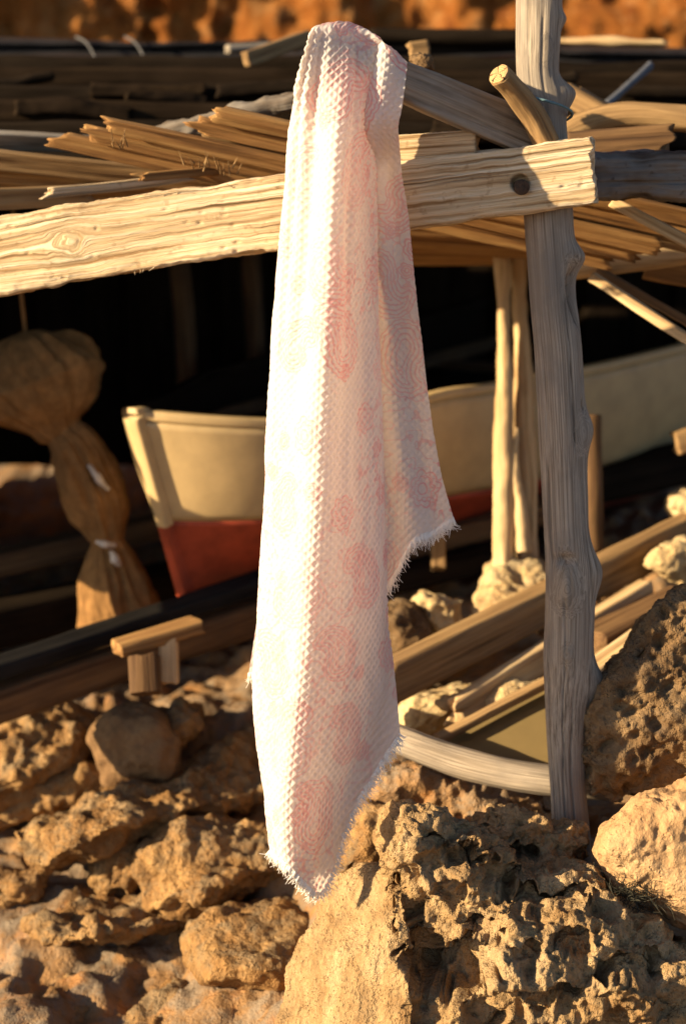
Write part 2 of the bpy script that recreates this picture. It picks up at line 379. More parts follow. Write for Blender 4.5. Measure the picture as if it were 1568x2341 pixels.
def rock(name, hulls, vox, mat, disp, smooth_it=6, parent=None):
    me = hull_mesh(hulls); o = bpy.data.objects.new('tmp', me); COL.objects.link(o)
    r = o.modifiers.new('r', 'REMESH'); r.mode = 'VOXEL'; r.voxel_size = vox
    s = o.modifiers.new('s', 'SMOOTH'); s.iterations = smooth_it; s.factor = 0.5
    dg = bpy.context.evaluated_depsgraph_get(); ev = o.evaluated_get(dg); m2 = ev.to_mesh()
    n = len(m2.vertices); co = np.empty(n * 3, np.float32); m2.vertices.foreach_get('co', co); co = co.reshape(-1, 3).astype(float)
    no = np.empty(n * 3, np.float32); m2.vertices.foreach_get('normal', no); no = no.reshape(-1, 3).astype(float)
    k = len(m2.polygons); li = np.empty(len(m2.loops), np.int32); m2.loops.foreach_get('vertex_index', li)
    ls = np.empty(k, np.int32); m2.polygons.foreach_get('loop_start', ls); lt = np.empty(k, np.int32); m2.polygons.foreach_get('loop_total', lt)
    q = li[(ls[lt == 4][:, None] + np.arange(4))]; tr = li[(ls[lt == 3][:, None] + np.arange(3))] if (lt == 3).any() else np.zeros((0, 3), np.int32)
    ev.to_mesh_clear(); bpy.data.objects.remove(o); bpy.data.meshes.remove(me)
    co2 = disp(co, no)
    lo = co2.min(0); hi = co2.max(0); org = np.array([(lo[0] + hi[0]) / 2, (lo[1] + hi[1]) / 2, lo[2]])
    return mk(name, co2, [q, tr], mat, parent, None, True, org)
def std_disp(big=0.03, bf=6, mid=0.012, mf=18, pit=0.010, pf=40, pd=0.5, fine=0.003, ff=110, seed=1):
    def f(co, no):
        d = big * fbm(co * bf, 3, seed) + mid * fbm(co * mf, 3, seed + 11) + fine * fbm(co * ff, 2, seed + 23)
        if pit:
            F, I = worley(co * pf + 0.5 * fbm(co * pf * .5, 2, seed + 3)[:, None], seed + 31)
            d = d - pit * sstep(0.5, 0.1, F) * (I < pd)
        return co + no * d[:, None]
    return f

# ================================================================== the setting
# ------------------------------------------------------------------ ground: one sheet, rising inland
CTRL = [(-200, 2341, 3.95), (300, 2341, 3.9), (620, 2341, 3.8), (0, 2000, 4.3), (400, 2000, 4.25), (0, 1660, 4.95), (500, 1660, 4.7),
        (820, 1980, 3.75), (1000, 1840, 4.0), (1250, 1880, 3.9), (1568, 1800, 4.1), (950, 1560, 4.4), (1200, 1420, 4.6), (1568, 1330, 4.8),
        (1100, 1330, 4.95), (-500, 1500, 5.4), (300, 1480, 5.4), (900, 1300, 5.6), (1568, 1180, 5.8), (2300, 1250, 5.2), (2300, 1900, 4.0), (-900, 2100, 4.3)]
cpts = [P(*c) for c in CTRL] + [np.array(q, float) for q in ((0, 0, 0.0), (-3, 0.5, -0.1), (3, 0.5, 0.05), (0, 1.5, 0.02), (-2, 2.2, -0.2), (2, 2.2, 0.1), (0, 2.6, 0.05), (0.6, 3.2, 0.08), (1.4, 3.3, 0.2), (0.2, 7.2, 1.0), (-3, 7.2, 0.95), (3, 7.2, 1.1), (0, 9, 1.2), (-6, 4, 0.1), (6, 4, 0.6), (0, -6, -0.3))]
cpts = np.array(cpts)
def ground_z(x, y):
    x = np.atleast_1d(x).astype(float); y = np.atleast_1d(y).astype(float)
    num = 0; den = 0
    for c in cpts:
        wgt = 1.0 / ((x - c[0]) ** 2 + (y - c[1]) ** 2 + 0.03) ** 1.7
        num = num + wgt * c[2]; den = den + wgt
    return num / den
def axis(lo, a, b, hi, fine, n):
    left = a - (a - lo) * (np.linspace(1, 0, n, endpoint=False) ** 2.2)
    right = b + (hi - b) * (np.linspace(0, 1, n + 1)[1:] ** 2.2)
    return np.concatenate([left, np.arange(a, b, fine), right])
gx = axis(-60, -1.7, 1.7, 60, 0.0125, 30); gy = axis(-50, 3.2, 6.2, 60, 0.0125, 30)
GX, GY = np.meshgrid(gx, gy); q = np.stack([GX.ravel(), GY.ravel(), np.zeros(GX.size)], 1)
gz = ground_z(q[:, 0], q[:, 1])
near = sstep(7.5, 6.0, np.abs(q[:, 0])) * sstep(8.5, 7.0, np.abs(q[:, 1]))
q[:, 2] = gz
F, I = worley(q * np.array([6, 8, 6]) + 0.6 * fbm(q * 5, 2, 5)[:, None], 77)
lump = sstep(0.75, 0.15, F) * (0.4 + 0.6 * I)
rel = 0.035 * fbm(q * 4, 4, 3) + 0.05 * lump + 0.012 * fbm(q * 22, 3, 9) + 0.004 * fbm(q * 80, 2, 19)
left_ = sstep(0.3, -0.05, q[:, 0]) * sstep(3.3, 3.6, q[:, 1]) * sstep(5.2, 4.7, q[:, 1])
q[:, 2] += near * rel - 0.02 + 0.055 * left_
nx, ny = len(gx), len(gy)
ii = (np.arange(ny - 1)[:, None] * nx + np.arange(nx - 1)[None])
quads = np.stack([ii, ii + 1, ii + nx + 1, ii + nx], 2).reshape(-1, 4)
tag(mk('ground', q, [quads], M['ground']), kind='structure')

# ------------------------------------------------------------------ red earth cliff behind
cx = np.concatenate([np.linspace(-22, -3.1, 90), np.linspace(-3, 3, 260), np.linspace(3.1, 22, 90)]); cz = np.concatenate([np.linspace(0.3, 2.0, 10), np.linspace(2.05, 4.2, 90), np.linspace(4.3, 13, 60)])
CX, CZ = np.meshgrid(cx, cz); c3 = np.stack([CX.ravel(), np.zeros(CX.size), CZ.ravel()], 1)
yy = 8.4 + 0.10 * (CZ.ravel() - 2) + 0.035 * np.maximum(0, np.abs(CX.ravel()) - 2) ** 1.6
yy = yy + 0.22 * fbm(c3 * 0.7, 4, 41) + 0.07 * fbm(c3 * 3.1, 4, 42) + 0.045 * ridged(c3 * np.array([3.4, 1, 2.2]), 4, 43)
F, I = worley(c3 * 5.0, 44); yy = yy + 0.08 * sstep(0.45, 0.15, F) * (I > 0.75) + 0.03 * fbm(c3 * 9, 3, 45)
c3[:, 1] = yy
nx, ny = len(cx), len(cz); ii = (np.arange(ny - 1)[:, None] * nx + np.arange(nx - 1)[None])
tag(mk('cliff', c3, [np.stack([ii, ii + 1, ii + nx + 1, ii + nx], 2).reshape(-1, 4)], M['cliff']), kind='structure')

# ------------------------------------------------------------------ driftwood post
pc = [(1233, -90, 53), (1232, 0, 52), (1230, 100, 50), (1230, 170, 47), (1240, 250, 49), (1245, 330, 51), (1252, 490, 56), (1260, 600, 55), (1266, 700, 54), (1275, 800, 55), (1281, 900, 55), (1286, 1000, 56), (1289, 1100, 53), (1293, 1200, 53), (1299, 1300, 55), (1301, 1400, 58), (1298, 1500, 58), (1295, 1600, 51), (1293, 1700, 43), (1297, 1800, 40), (1302, 1875, 42), (1308, 1980, 44), (1312, 2080, 46)]
PD = 3.415
ppath = [P(u, v, PD + 0.00004 * v) for u, v, r in pc]; prad = [PX(r, PD) for u, v, r in pc]
pL = np.concatenate([[0], np.cumsum(np.linalg.norm(np.diff(np.array(ppath), axis=0), axis=1))])
def post_disp(gc, TH):
    s = gc[:, 0]; d = np.zeros(len(gc))
    Ls = np.interp(np.arange(len(pc)), np.arange(len(pc)), pL)
    def at(v): return np.interp(v, [p[1] for p in pc], Ls)
    def g(v, th0, sv, st, amp):
        dth = np.angle(np.exp(1j * (TH - th0))); return amp * np.exp(-((s - at(v)) / sv) ** 2 - (dth / st) ** 2)
    R0 = 0.0
    d += g(45, 0.15, 0.015, 0.5, 0.010) + g(225, 0.1, 0.026, 0.6, 0.026) + g(595, 0.2, 0.026, 0.6, 0.020) + g(985, 0.1, 0.035, 0.6, 0.013)
    d += g(1310, 0.1, 0.045, 0.6, 0.019) + g(1560, 0.05, 0.04, 0.55, 0.028)
    d -= g(665, 0.60, 0.042, 0.34, 0.034) + g(730, 0.5, 0.02, 0.15, 0.012) + g(870, 0.5, 0.02, 0.12, 0.008) + g(930, 0.6, 0.012, 0.10, 0.008)
    d += g(1340, 1.75, 0.045, 0.40, 0.012) - g(1275, 1.85, 0.010, 0.40, 0.016) - g(1340, 1.65, 0.03, 0.05, 0.006)
    d += g(1490, 1.75, 0.012, 0.16, 0.007) - g(1490, 1.75, 0.006, 0.08, 0.006)
    for k, (t0, a0, a1) in enumerate(((2.15, 0.0, 0.45), (1.5, 0.1, 0.38), (2.4, 0.75, 1.25), (1.9, 1.25, 1.75), (1.2, 0.65, 1.0), (2.65, 1.3, 1.8), (1.45, 1.45, 1.9), (0.75, 1.0, 1.35))):
        d -= 0.006 * np.exp(-(np.angle(np.exp(1j * (TH - t0 - 0.03 * np.sin(7 * s) - 0.05 * vnoise(np.stack([s * 14, 0 * s, 0 * s + t0], 1), 3)))) / 0.028) ** 2) * sstep(a0, a0 + .05, s) * sstep(a1, a1 - .05, s)
    d += 0.0004 * fbm(np.stack([s * 6, np.cos(TH) * 16, np.sin(TH) * 16], 1), 4, 61) + 0.002 * fbm(np.stack([s * 5, np.cos(TH) * 1.5, np.sin(TH) * 1.5], 1), 3, 66)
    return d
# frame for a near-vertical stick: 'up' along the view so that angle 0 = right, pi/2 = towards the lens
v_, f_, gc_ = sweep(ppath, prad, prad, 560, 110, 0, (0, -1, 0), post_disp, (0, 0), 40, 5)
for kv, kt, ks in ((1335, 1.75, 0.040), (1490, 1.75, 0.014), (640, 0.8, 0.030), (990, 0.7, 0.03), (120, 1.3, 0.02)):   # grain swirls round each knot
    s0 = np.interp(kv, [p[1] for p in pc], pL); th_ = np.arctan2(gc_[:, 2], gc_[:, 1])
    dx_ = (gc_[:, 0] - s0) * 0.6; dy_ = np.angle(np.exp(1j * (th_ - kt))) * 0.046; rr0 = np.abs(np.hypot(dx_, dy_ * 1.25) + ks * 0.22 * fbm(np.stack([gc_[:, 0] * 28, dy_ * 40, 0 * dy_ + kv], 1), 3, 71))
    wgt = 0.85 * sstep(ks * 1.15, ks * 0.45, rr0); gc_[:, 1] = gc_[:, 1] * (1 - wgt) + rr0 * 0.45 * wgt; gc_[:, 2] = gc_[:, 2] * (1 - wgt); gc_[:, 0] = gc_[:, 0] * (1 - wgt) + s0 * wgt
post = mk('driftwood_post', v_, f_, M['drift'], None, {'gc': gc_}, True, np.asarray(ppath[-1]))
tag(post, 'knotted grey driftwood post holding the beam beside the towel', 'post')
stub = stick('branch_stub', [P(1252, 335, 3.375), P(1215, 262, 3.345), P(1168, 200, 3.30), P(1142, 172, 3.275)], [PX(30, 3.3), PX(30, 3.3), PX(27, 3.3), PX(28, 3.3)], [PX(30, 3.3), PX(30, 3.3), PX(27, 3.3), PX(28, 3.3)], M['tan'], 0, 60, 40, 0.002, (12, 60, 60), (0, 1, 0), (0.002, 0.003), parent=post, seed=12)
se = np.array(P(1142, 172, 3.275)); sdv = se - np.array(P(1168, 200, 3.30)); sdv /= np.linalg.norm(sdv)
stick('cut_face', [se - sdv * 0.002, se + sdv * 0.0035], PX(26, 3.27), PX(26, 3.27), M['endgrain'], 0, 4, 36, 0.0, up=(0, 1, 0), parent=post)['label'] = 'cracked sawn end with growth rings'
stub['label'] = 'sawn-off branch stub with cracked end'
# teal twine round the post
tw = []
for k in range(60):
    a = -0.35 * math.pi + k / 59 * 1.7 * math.pi; v0 = 188 + 95 * k / 59
    c = np.array(P(1243, v0, PD)); tw.append(c + np.array([-math.cos(a) * 0.056, -math.sin(a) * 0.058, 0.0]))
tag(stick('twine', tw, 0.0026, 0.0026, M['twine'], 0, 160, 8, 0.0003, (80, 80, 80)), 'teal twine tied slantwise round the grey post above the beam', 'twine')

# ------------------------------------------------------------------ main beam
b0 = np.array(P(-330, 640, 3.63)); b1 = np.array(P(1356, 391, 3.362))
BL = np.linalg.norm(b1 - b0)
bdir = (b1 - b0) / BL
def beam_u(u):
    t = np.linspace(0, 1, 400)[:, None]; pp = b0 * (1 - t) + b1 * t - CAM; uu = 784 + pp[:, 0] / (pp @ FWD) * FPX
    return float(np.interp(u, uu, t[:, 0])) * BL
KX = beam_u(172); KZ = 0.004; KR = 0.020
def knot_warp(gc):
    g = gc.copy(); kn = np.exp(-(((gc[:, 0] - KX) * 0.5) ** 2 + (gc[:, 2] - KZ) ** 2) / 0.035 ** 2); wz = (0.0012 + 0.005 * kn) * fbm(gc * np.array([30, 30, 50]), 3, 55); wx = 0.010 * kn * fbm(gc * np.array([30, 30, 50]), 3, 56); x = (g[:, 0] - KX + wx) * 0.55; z = g[:, 2] - KZ + wz
    r = np.sqrt(x * x + z * z) + 1e-6; front = g[:, 1] < 0
    out = z * (1 - np.minimum(1, KR ** 2 / r ** 2)); ins = (KR - r) * 0.9
    zz = np.where(r > KR, out, ins); g[:, 2] = np.where(front | True, zz, g[:, 2]); return g
def beam_disp(gc, TH):
    g = knot_warp(gc)
    d = 0.0014 * fbm(g * np.array([5, 170, 170]), 3, 5) + 0.0018 * fbm(g * np.array([2.5, 26, 26]), 3, 8) + 0.004 * fbm(gc * np.array([4, 8, 8]), 3, 15)
    edge = sstep(0.045, 0.075, np.abs(gc[:, 2])); d = d + edge * 0.005 * fbm(gc * np.array([14, 40, 40]), 4, 18)
    F, I = worley(gc * np.array([38, 120, 120]), 3); d = d - 0.0035 * sstep(0.4, 0.1, F) * (I > 0.86)
    hx = (gc[:, 0] - beam_u(1190)); hz = gc[:, 2] + 0.006
    d = d - 0.02 * sstep(0.020, 0.013, np.sqrt(hx ** 2 + hz ** 2)) * (gc[:, 1] < 0)
    return d
H = PX(80, 3.36)
v_, f_, gc_ = sweep([b0, (b0 + b1) / 2 + np.array([0, 0, 0.012]), b1], [0.036, 0.036, 0.034], [PX(90, 3.5), PX(84, 3.4), PX(74, 3.3)], 620, 150, 12, (0, 0, 1), beam_disp, (0.0, 0.006), 60, 9)
beam = mk('squared_beam', v_, f_, M['beam'], None, {'gc': knot_warp(gc_)}, True, b0)
tag(beam, 'long sunlit squared timber beam running behind the towel to the post', 'beam')
hole = np.array(P(1190, 428, 3.36))
stick('bolt', [hole + np.array([0, 0.022, 0]), hole + np.array([0, -0.020, 0])], 0.0155, 0.0155, M['rust'], 0, 6, 20, 0.0012, parent=beam)['label'] = 'dark rusted bolt in its hole'
for k in range(12):      # torn fibres along the beam's lower and upper edge
    u = random.uniform(0, 630); t = (u + 330) / 1686; top = random.random() < 0.45
    c = b0 + (b1 - b0) * t + np.array([0, -0.030, (0.074 if top else -0.062) * (1 - 0.1 * t)])
    e = c + np.array([random.uniform(-.02, .02), -0.006, random.uniform(0.004, 0.016) * (1 if top else -1)])
    stick('splinter', [c, e], [0.0016, 0.0005], [0.0016, 0.0005], M['beam'], 0, 6, 5, 0, (1, 1, 1), parent=beam)

# blocks lying on the beam
blk = stick('timber_block', [P(842, 350, 3.44), P(1088, 331, 3.395)], 0.040, PX(33, 3.4), M['beam'], 10, 60, 60, 0.003, (6, 60, 60), rag=(0, 0.004), seed=31)
tag(blk, 'short squared timber block lying on the beam right of the towel', 'timber block')

# ------------------------------------------------------------------ pole that carries the towel
pole_a = np.array(P(1232, 318, 3.40)); pole_b = np.array(P(716, 100, 3.252))
tp = stick('towel_plank', [pole_a, (pole_a * .5 + pole_b * .5), pole_b], [0.026, 0.026, 0.024], [PX(50, 3.35), PX(46, 3.3), PX(32, 3.25)], M['plank'], 9, 90, 60, 0.0025, (4, 40, 40), rag=(0, 0.01), seed=44)
tag(tp, 'slanting grey plank nailed to the post that carries the towel', 'plank')

# ------------------------------------------------------------------ shelter roof: slatted boards seen from below, resting behind the beam
roof = empty('shelter_roof', Vector(P(700, 420, 3.8)), 'low lean-to roof of ragged orange-brown boards behind the beam', 'roof')
def rboard(ends, w_px, mat='board', thick=0.009, rag=0.030, seed=None, tilt=0.0):
    """a board: ends = two (u, v, d) centre points; wide side turned to the lens"""
    a, b = np.array(P(*ends[0])), np.array(P(*ends[1])); d = ends[0][2]
    T = (b - a) / np.linalg.norm(b - a)
    wdir = np.array([0, math.sin(tilt), -math.cos(tilt)]); nd = np.cross(T, wdir); nd /= np.linalg.norm(nd)
    wob = (a + b) / 2 + np.array([0, 0, random.uniform(-.004, .004)])
    return stick('board', [a, wob, b], thick, PX(w_px / 2.0, d) / max(0.3, math.cos(tilt)), M[mat], 8, 90, 44, 0.0025, (3, 50, 50), tuple(np.cross(nd, T)), (rag, rag), 70, roof, seed)
SL = (530 - 297) / 1050.0
def run(u, v, d, w_px, L=1250, mat='board', slope=SL, tilt=0.55, d2=None):
    return rboard([(u, v, d), (u + L, v + slope * L, d2 if d2 else d + 0.12)], w_px, mat, tilt=tilt)
# first ragged group (its three ribs), second group, and the lower left ones
run(258, 288, 3.66, 34, slope=SL); run(200, 304, 3.69, 34, slope=SL); run(142, 320, 3.72, 34, slope=SL)
run(508, 262, 3.62, 36, slope=SL); run(452, 284, 3.65, 34, slope=SL); run(480, 318, 3.70, 30, mat='tan', slope=SL)
run(-160, 350, 3.78, 46, 900, slope=0.105, mat='tan'); run(-160, 384, 3.82, 40, 900, slope=0.085); run(-160, 415, 3.86, 40, 900, slope=0.075, mat='tan')
run(-160, 458, 3.74, 50, 370, mat='tan', slope=-0.03, tilt=0.2); run(-160, 318, 3.95, 40, 560, mat='plank', slope=0.05, tilt=0.9)
run(120, 440, 3.70, 22, 330, mat='beam', slope=-0.12, tilt=0.1); run(330, 405, 3.68, 18, 300, mat='board', slope=-0.10, tilt=0.1)
# boards further in, seen under the beam to the right
for k in range(7):
    run(620 + 10 * k, 478 + 19 * k, 3.95 + 0.10 * k, 22 + 4 * (k % 2), 1150, slope=0.10 - 0.015 * k, tilt=0.7)
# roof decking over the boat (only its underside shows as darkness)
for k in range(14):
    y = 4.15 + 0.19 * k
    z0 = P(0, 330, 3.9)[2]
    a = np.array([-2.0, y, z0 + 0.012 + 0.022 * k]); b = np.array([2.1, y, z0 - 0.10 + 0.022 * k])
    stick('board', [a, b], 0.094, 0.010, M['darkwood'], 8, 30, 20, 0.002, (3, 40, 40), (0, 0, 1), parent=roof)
# splinters at the ragged group
for k in range(22):
    u = random.choice([random.uniform(250, 300), random.uniform(420, 470), random.uniform(470, 560)]); c = np.array(P(u, 300 + (u - 200) * 0.25 + random.uniform(0, 25), 3.60))
    e = c + np.array([random.uniform(-.012, .012), -0.02, random.uniform(0.008, 0.03)])
    stick('splinter', [c, e], [0.002, 0.0007], [0.0025, 0.0008], M['tan'], 0, 5, 5, 0, parent=roof)
# lichen-covered log lying over the boards
tag(stick('roof_log', [P(360, 312, 3.86), P(520, 268, 3.80), P(680, 232, 3.76), P(800, 215, 3.74)], [PX(24, 3.8)] * 2, [PX(24, 3.8)] * 2, M['bark'], 0, 90, 36, 0.006, (25, 40, 40), seed=71), 'lichen-spotted bark log lying on the roof boards left of the towel', 'log')

# ------------------------------------------------------------------ dark roof top behind: tarpaulin and tarred timbers
hut = empty('tarred_hut_roof', Vector(P(700, 300, 5.2)), 'dark tarred roof of the boat hut below the red cliff', 'hut roof')
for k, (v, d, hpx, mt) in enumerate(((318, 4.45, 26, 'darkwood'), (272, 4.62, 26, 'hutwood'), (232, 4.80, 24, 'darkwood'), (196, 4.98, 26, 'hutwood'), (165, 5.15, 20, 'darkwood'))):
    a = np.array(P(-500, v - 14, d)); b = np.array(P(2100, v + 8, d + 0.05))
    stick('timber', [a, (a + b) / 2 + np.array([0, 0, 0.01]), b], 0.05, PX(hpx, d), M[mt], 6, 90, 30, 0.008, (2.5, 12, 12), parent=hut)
for k in range(12):
    u = -100 + 140 * k + random.uniform(-40, 40); v = random.uniform(185, 300); d = 4.30 + (300 - v) / 115 * 0.55
    a = np.array(P(u, v, d)); b = np.array(P(u + random.uniform(150, 380), v + random.uniform(-22, 22), d + random.uniform(-.03, .05)))
    stick('batten', [a, (a + b) / 2 + np.array([0, 0, random.uniform(-.01, .015)]), b], 0.02, random.uniform(0.008, 0.022), M[random.choice(['darkwood', 'hutwood'])], 5, 40, 20, 0.006, (8, 20, 20), rag=(0.01, 0.01), parent=hut)
# tarpaulin draped along the ridge
tu = np.linspace(-600, 2200, 240); tv = np.linspace(0, 1, 40)
TU, TV = np.meshgrid(tu, tv)
ridge_v = np.interp(TU, [-600, 0, 150, 330, 620, 860, 1180, 1300, 1568, 2200], [78, 84, 88, 98, 100, 78, 74, 100, 110, 112])
vv = ridge_v + TV * 75 + 6 * np.sin(TU * 0.011 + TV * 5) * TV; dd = 5.5 - 0.28 * TV - 0.05 * np.sin(TV * 11 + TU * 0.004)
pts = np.array([P(a, b, c) for a, b, c in zip(TU.ravel(), vv.ravel(), dd.ravel())])
pts[:, 1] += 0.02 * fbm(pts * np.array([3, 3, 14]), 3, 91)
back = pts[-1 * 0:240].copy(); nx = 240; ny = 40
ii = (np.arange(ny - 1)[:, None] * nx + np.arange(nx - 1)[None])
tz = mk('tarpaulin', pts, [np.stack([ii, ii + nx, ii + nx + 1, ii + 1], 2).reshape(-1, 4)], M['tarp'], None, None, True, pts[0])
tz.modifiers.new('s', 'SOLIDIFY').thickness = 0.012
tag(tz, 'black tarpaulin draped over the hut ridge below the cliff', 'tarpaulin')
for u0 in (200, 312):
    stick('tie_wire', [P(u0 - 25, 84, 5.42), P(u0, 100, 5.3), P(u0 + 25, 150, 5.15), P(u0 + 32, 215, 5.02)], 0.0035, 0.0035, M['wire'], 0, 30, 8, 0, parent=hut)
# loose pieces on the ridge
def loose(name, label, cat, a, b, ry, rz_px, mat, square=8, **kw):
    o = stick(name, [np.array(P(*a)), np.array(P(*b))], ry, PX(rz_px, a[2]), M[mat], square, kw.pop('n', 40), 30, kw.pop('rough', 0.003), (4, 40, 40), rag=kw.pop('rag', (0.006, 0.006)), **kw)
    return tag(o, label, cat)
loose('broken_plank', 'short sunlit tan plank lying askew on the roof left of the towel top', 'plank', (562, 135, 4.55), (705, 88, 4.75), 0.012, 17, 'tan')
loose('plank_offcut', 'thin grey offcut under the tan plank on the dark roof', 'plank', (520, 112, 4.95), (690, 104, 5.0), 0.04, 9, 'plank')
loose('wood_chunk', 'small pale wood chunk standing on the dark roof right of the towel top', 'wood chunk', (938, 118, 4.2), (978, 112, 4.2), 0.02, 20, 'tan', n=16)
loose('ridge_plank', 'long plank with white sunlit edge along the ridge right of the post', 'plank', (1230, 92, 5.3), (1505, 98, 5.25), 0.03, 6, 'pale', rough=0.010, rag=(0.02, 0.03))
loose('dark_ridge_log', 'black log along the ridge between towel and post', 'log', (850, 86, 5.2), (1190, 88, 5.2), 0.05, 22, 'darkwood', square=0)
loose('thin_rod', 'thin blue-grey rod leaning on the dark roof at right', 'rod', (1385, 240, 4.5), (1488, 148, 4.6), 0.010, 9, 'bluepaint', square=0)
bk = rock('mossy_lump', [blob([(930, 140), (955, 122), (988, 128), (992, 155), (965, 168)], 3.62, 0.02, 0.05)], 0.003, M['dkrock'], std_disp(0.004, 30, 0.005, 60, 0.004, 120, 0.6, 0.001, 300, 5), 2)
tag(bk, 'small mossy bark lump on the slanting plank beside the towel top', 'bark lump')

# right of the post, above and below the beam
tag(stick('curved_log', [P(1255, 330, 3.86), P(1330, 285, 3.84), P(1440, 262, 3.82), P(1600, 275, 3.80), P(1800, 300, 3.8)], [PX(32, 3.8)] * 2, [PX(30, 3.8)] * 2, M['tan'], 0, 90, 40, 0.004, (5, 40, 40), seed=5), 'bent log with sunlit top right of the post above the bark beam', 'log')
loose('roof_plank', 'sunlit tan plank end behind the post above the bent log', 'plank', (1300, 215, 4.05), (1420, 285, 4.0), 0.05, 24, 'tan')
loose('brown_plank', 'dark brown broken plank under the bent log', 'plank', (1300, 335, 3.70), (1530, 318, 3.66), 0.03, 32, 'brown', rag=(0.0, 0.02))
tag(stick('bark_beam', [P(1330, 404, 3.52), P(1568, 402, 3.52), P(1900, 410, 3.55)], 0.045, PX(54, 3.5), M['bark'], 4, 110, 60, 0.007, (18, 30, 30), seed=8), 'rough bark-covered beam continuing right of the squared beam end', 'beam')
loose('pale_batten', 'thin pale batten slanting down under the bark beam at right', 'batten', (1395, 460, 3.64), (1640, 590, 3.60), 0.012, 14, 'pale')
loose('roof_pole', 'stout sunlit tan pole crossing under the roof boards right of the post', 'pole', (1290, 612, 4.05), (1760, 545, 3.98), 0.03, 30, 'pale', square=3)
loose('brown_board', 'brown board end under the tan pole at the right edge', 'plank', (1478, 612, 4.15), (1720, 655, 4.1), 0.03, 26, 'board')
loose('split_batten', 'split batten with bright lower end slanting down right of the post', 'batten', (1352, 632, 3.95), (1640, 822, 3.86), 0.012, 12, 'pale')
loose('dark_batten', 'dark batten beside the split batten right of the post', 'batten', (1365, 618, 4.0), (1650, 780, 3.98), 0.012, 10, 'brown')

# ------------------------------------------------------------------ hut back wall (deep shade behind the boat), added sun blocker at left, inner posts
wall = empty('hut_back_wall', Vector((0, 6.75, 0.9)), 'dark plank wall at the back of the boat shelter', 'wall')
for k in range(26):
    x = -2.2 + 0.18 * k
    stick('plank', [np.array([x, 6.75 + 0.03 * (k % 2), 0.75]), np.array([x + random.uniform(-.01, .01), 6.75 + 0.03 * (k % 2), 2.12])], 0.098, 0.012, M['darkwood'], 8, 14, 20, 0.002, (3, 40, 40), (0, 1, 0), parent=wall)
side = empty('left_sun_blocker', Vector((-1.55, 5.6, 0.6)), 'unseen dark plank screen added beyond the left edge to block the sun', 'wall')  # out of view, added to keep low sun out of the shelter
stick('pole', [np.array([-1.5, y_, z_]) for y_, z_ in ((4.14, 2.05), (4.17, 1.75), (4.22, 1.62), (4.25, 1.5), (4.22, 1.40), (4.14, 1.33), (4.02, 1.27), (3.88, 1.2))], 0.03, 0.03, M['drift'], 0, 60, 20, 0.003, (5, 20, 20), (1, 0, 0), parent=side)  # bent pole added to curve the edge of the sun patch on the bow
stick('plank', [np.array([-1.47, 3.84, 1.15]), np.array([-1.47, 4.6, 1.15])], 0.012, 0.10, M['darkwood'], 8, 20, 20, 0.002, (3, 40, 40), (0, 0, 1), parent=side)  # low board added to keep sun off the red bottom
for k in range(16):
    y = 4.345 + 0.172 * k; zb = 1.0 if k < 2 else 0.3  # front planks of the blocker end higher so sun still reaches the rocks
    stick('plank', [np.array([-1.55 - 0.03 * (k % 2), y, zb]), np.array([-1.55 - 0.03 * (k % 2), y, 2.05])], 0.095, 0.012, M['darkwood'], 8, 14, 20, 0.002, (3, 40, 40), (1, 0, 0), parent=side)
for k, (u, d, lab) in enumerate(((418, 5.75, 'faint dark inner post left of the boat shelter middle'), (580, 5.9, 'faint dark inner post close to the left edge of the towel'))):
    o = stick('inner_post', [P(u - 12, 560, d), P(u + 5, 780, d), P(u + 10, 1150, d)], 0.035, 0.035, M['brown'], 0, 30, 20, 0.004, (5, 20, 20), (0, 1, 0)); tag(o, lab, 'post')
# the two peeled posts
def thinpost(us, d, lab, sd):
    o = stick('peeled_post', [P(u, v, d) for u, v, r in us], [PX(r, d) for u, v, r in us], [PX(r, d) for u, v, r in us], M['pale'], 0, 200, 40, 0.006, (7, 14, 14), (0, 1, 0), seed=sd); return tag(o, lab, 'post')
thinpost([(1148, 560, 20), (1150, 700, 19), (1152, 850, 20), (1150, 1000, 22), (1152, 1150, 21), (1150, 1300, 22)], 4.45, 'slim pale peeled post, left one of the pair behind the grey post', 13)
thinpost([(1184, 560, 20), (1188, 700, 20), (1196, 850, 22), (1198, 1000, 24), (1206, 1120, 24), (1200, 1200, 27), (1204, 1300, 24)], 4.50, 'knobbly pale peeled post, right one of the pair behind the grey post', 14)
thinpost([(1180, 980, 8), (1176, 1070, 12), (1188, 1150, 14), (1196, 1260, 16)], 4.44, 'short thin pale branch standing between the two peeled posts', 15)
o = stick('dark_post', [P(1352, 950, 4.7), P(1356, 1260, 4.7)], 0.028, 0.028, M['brown'], 0, 30, 20, 0.003, (5, 20, 20), (0, 1, 0)); tag(o, 'dim brown post just behind the right side of the grey post', 'post')

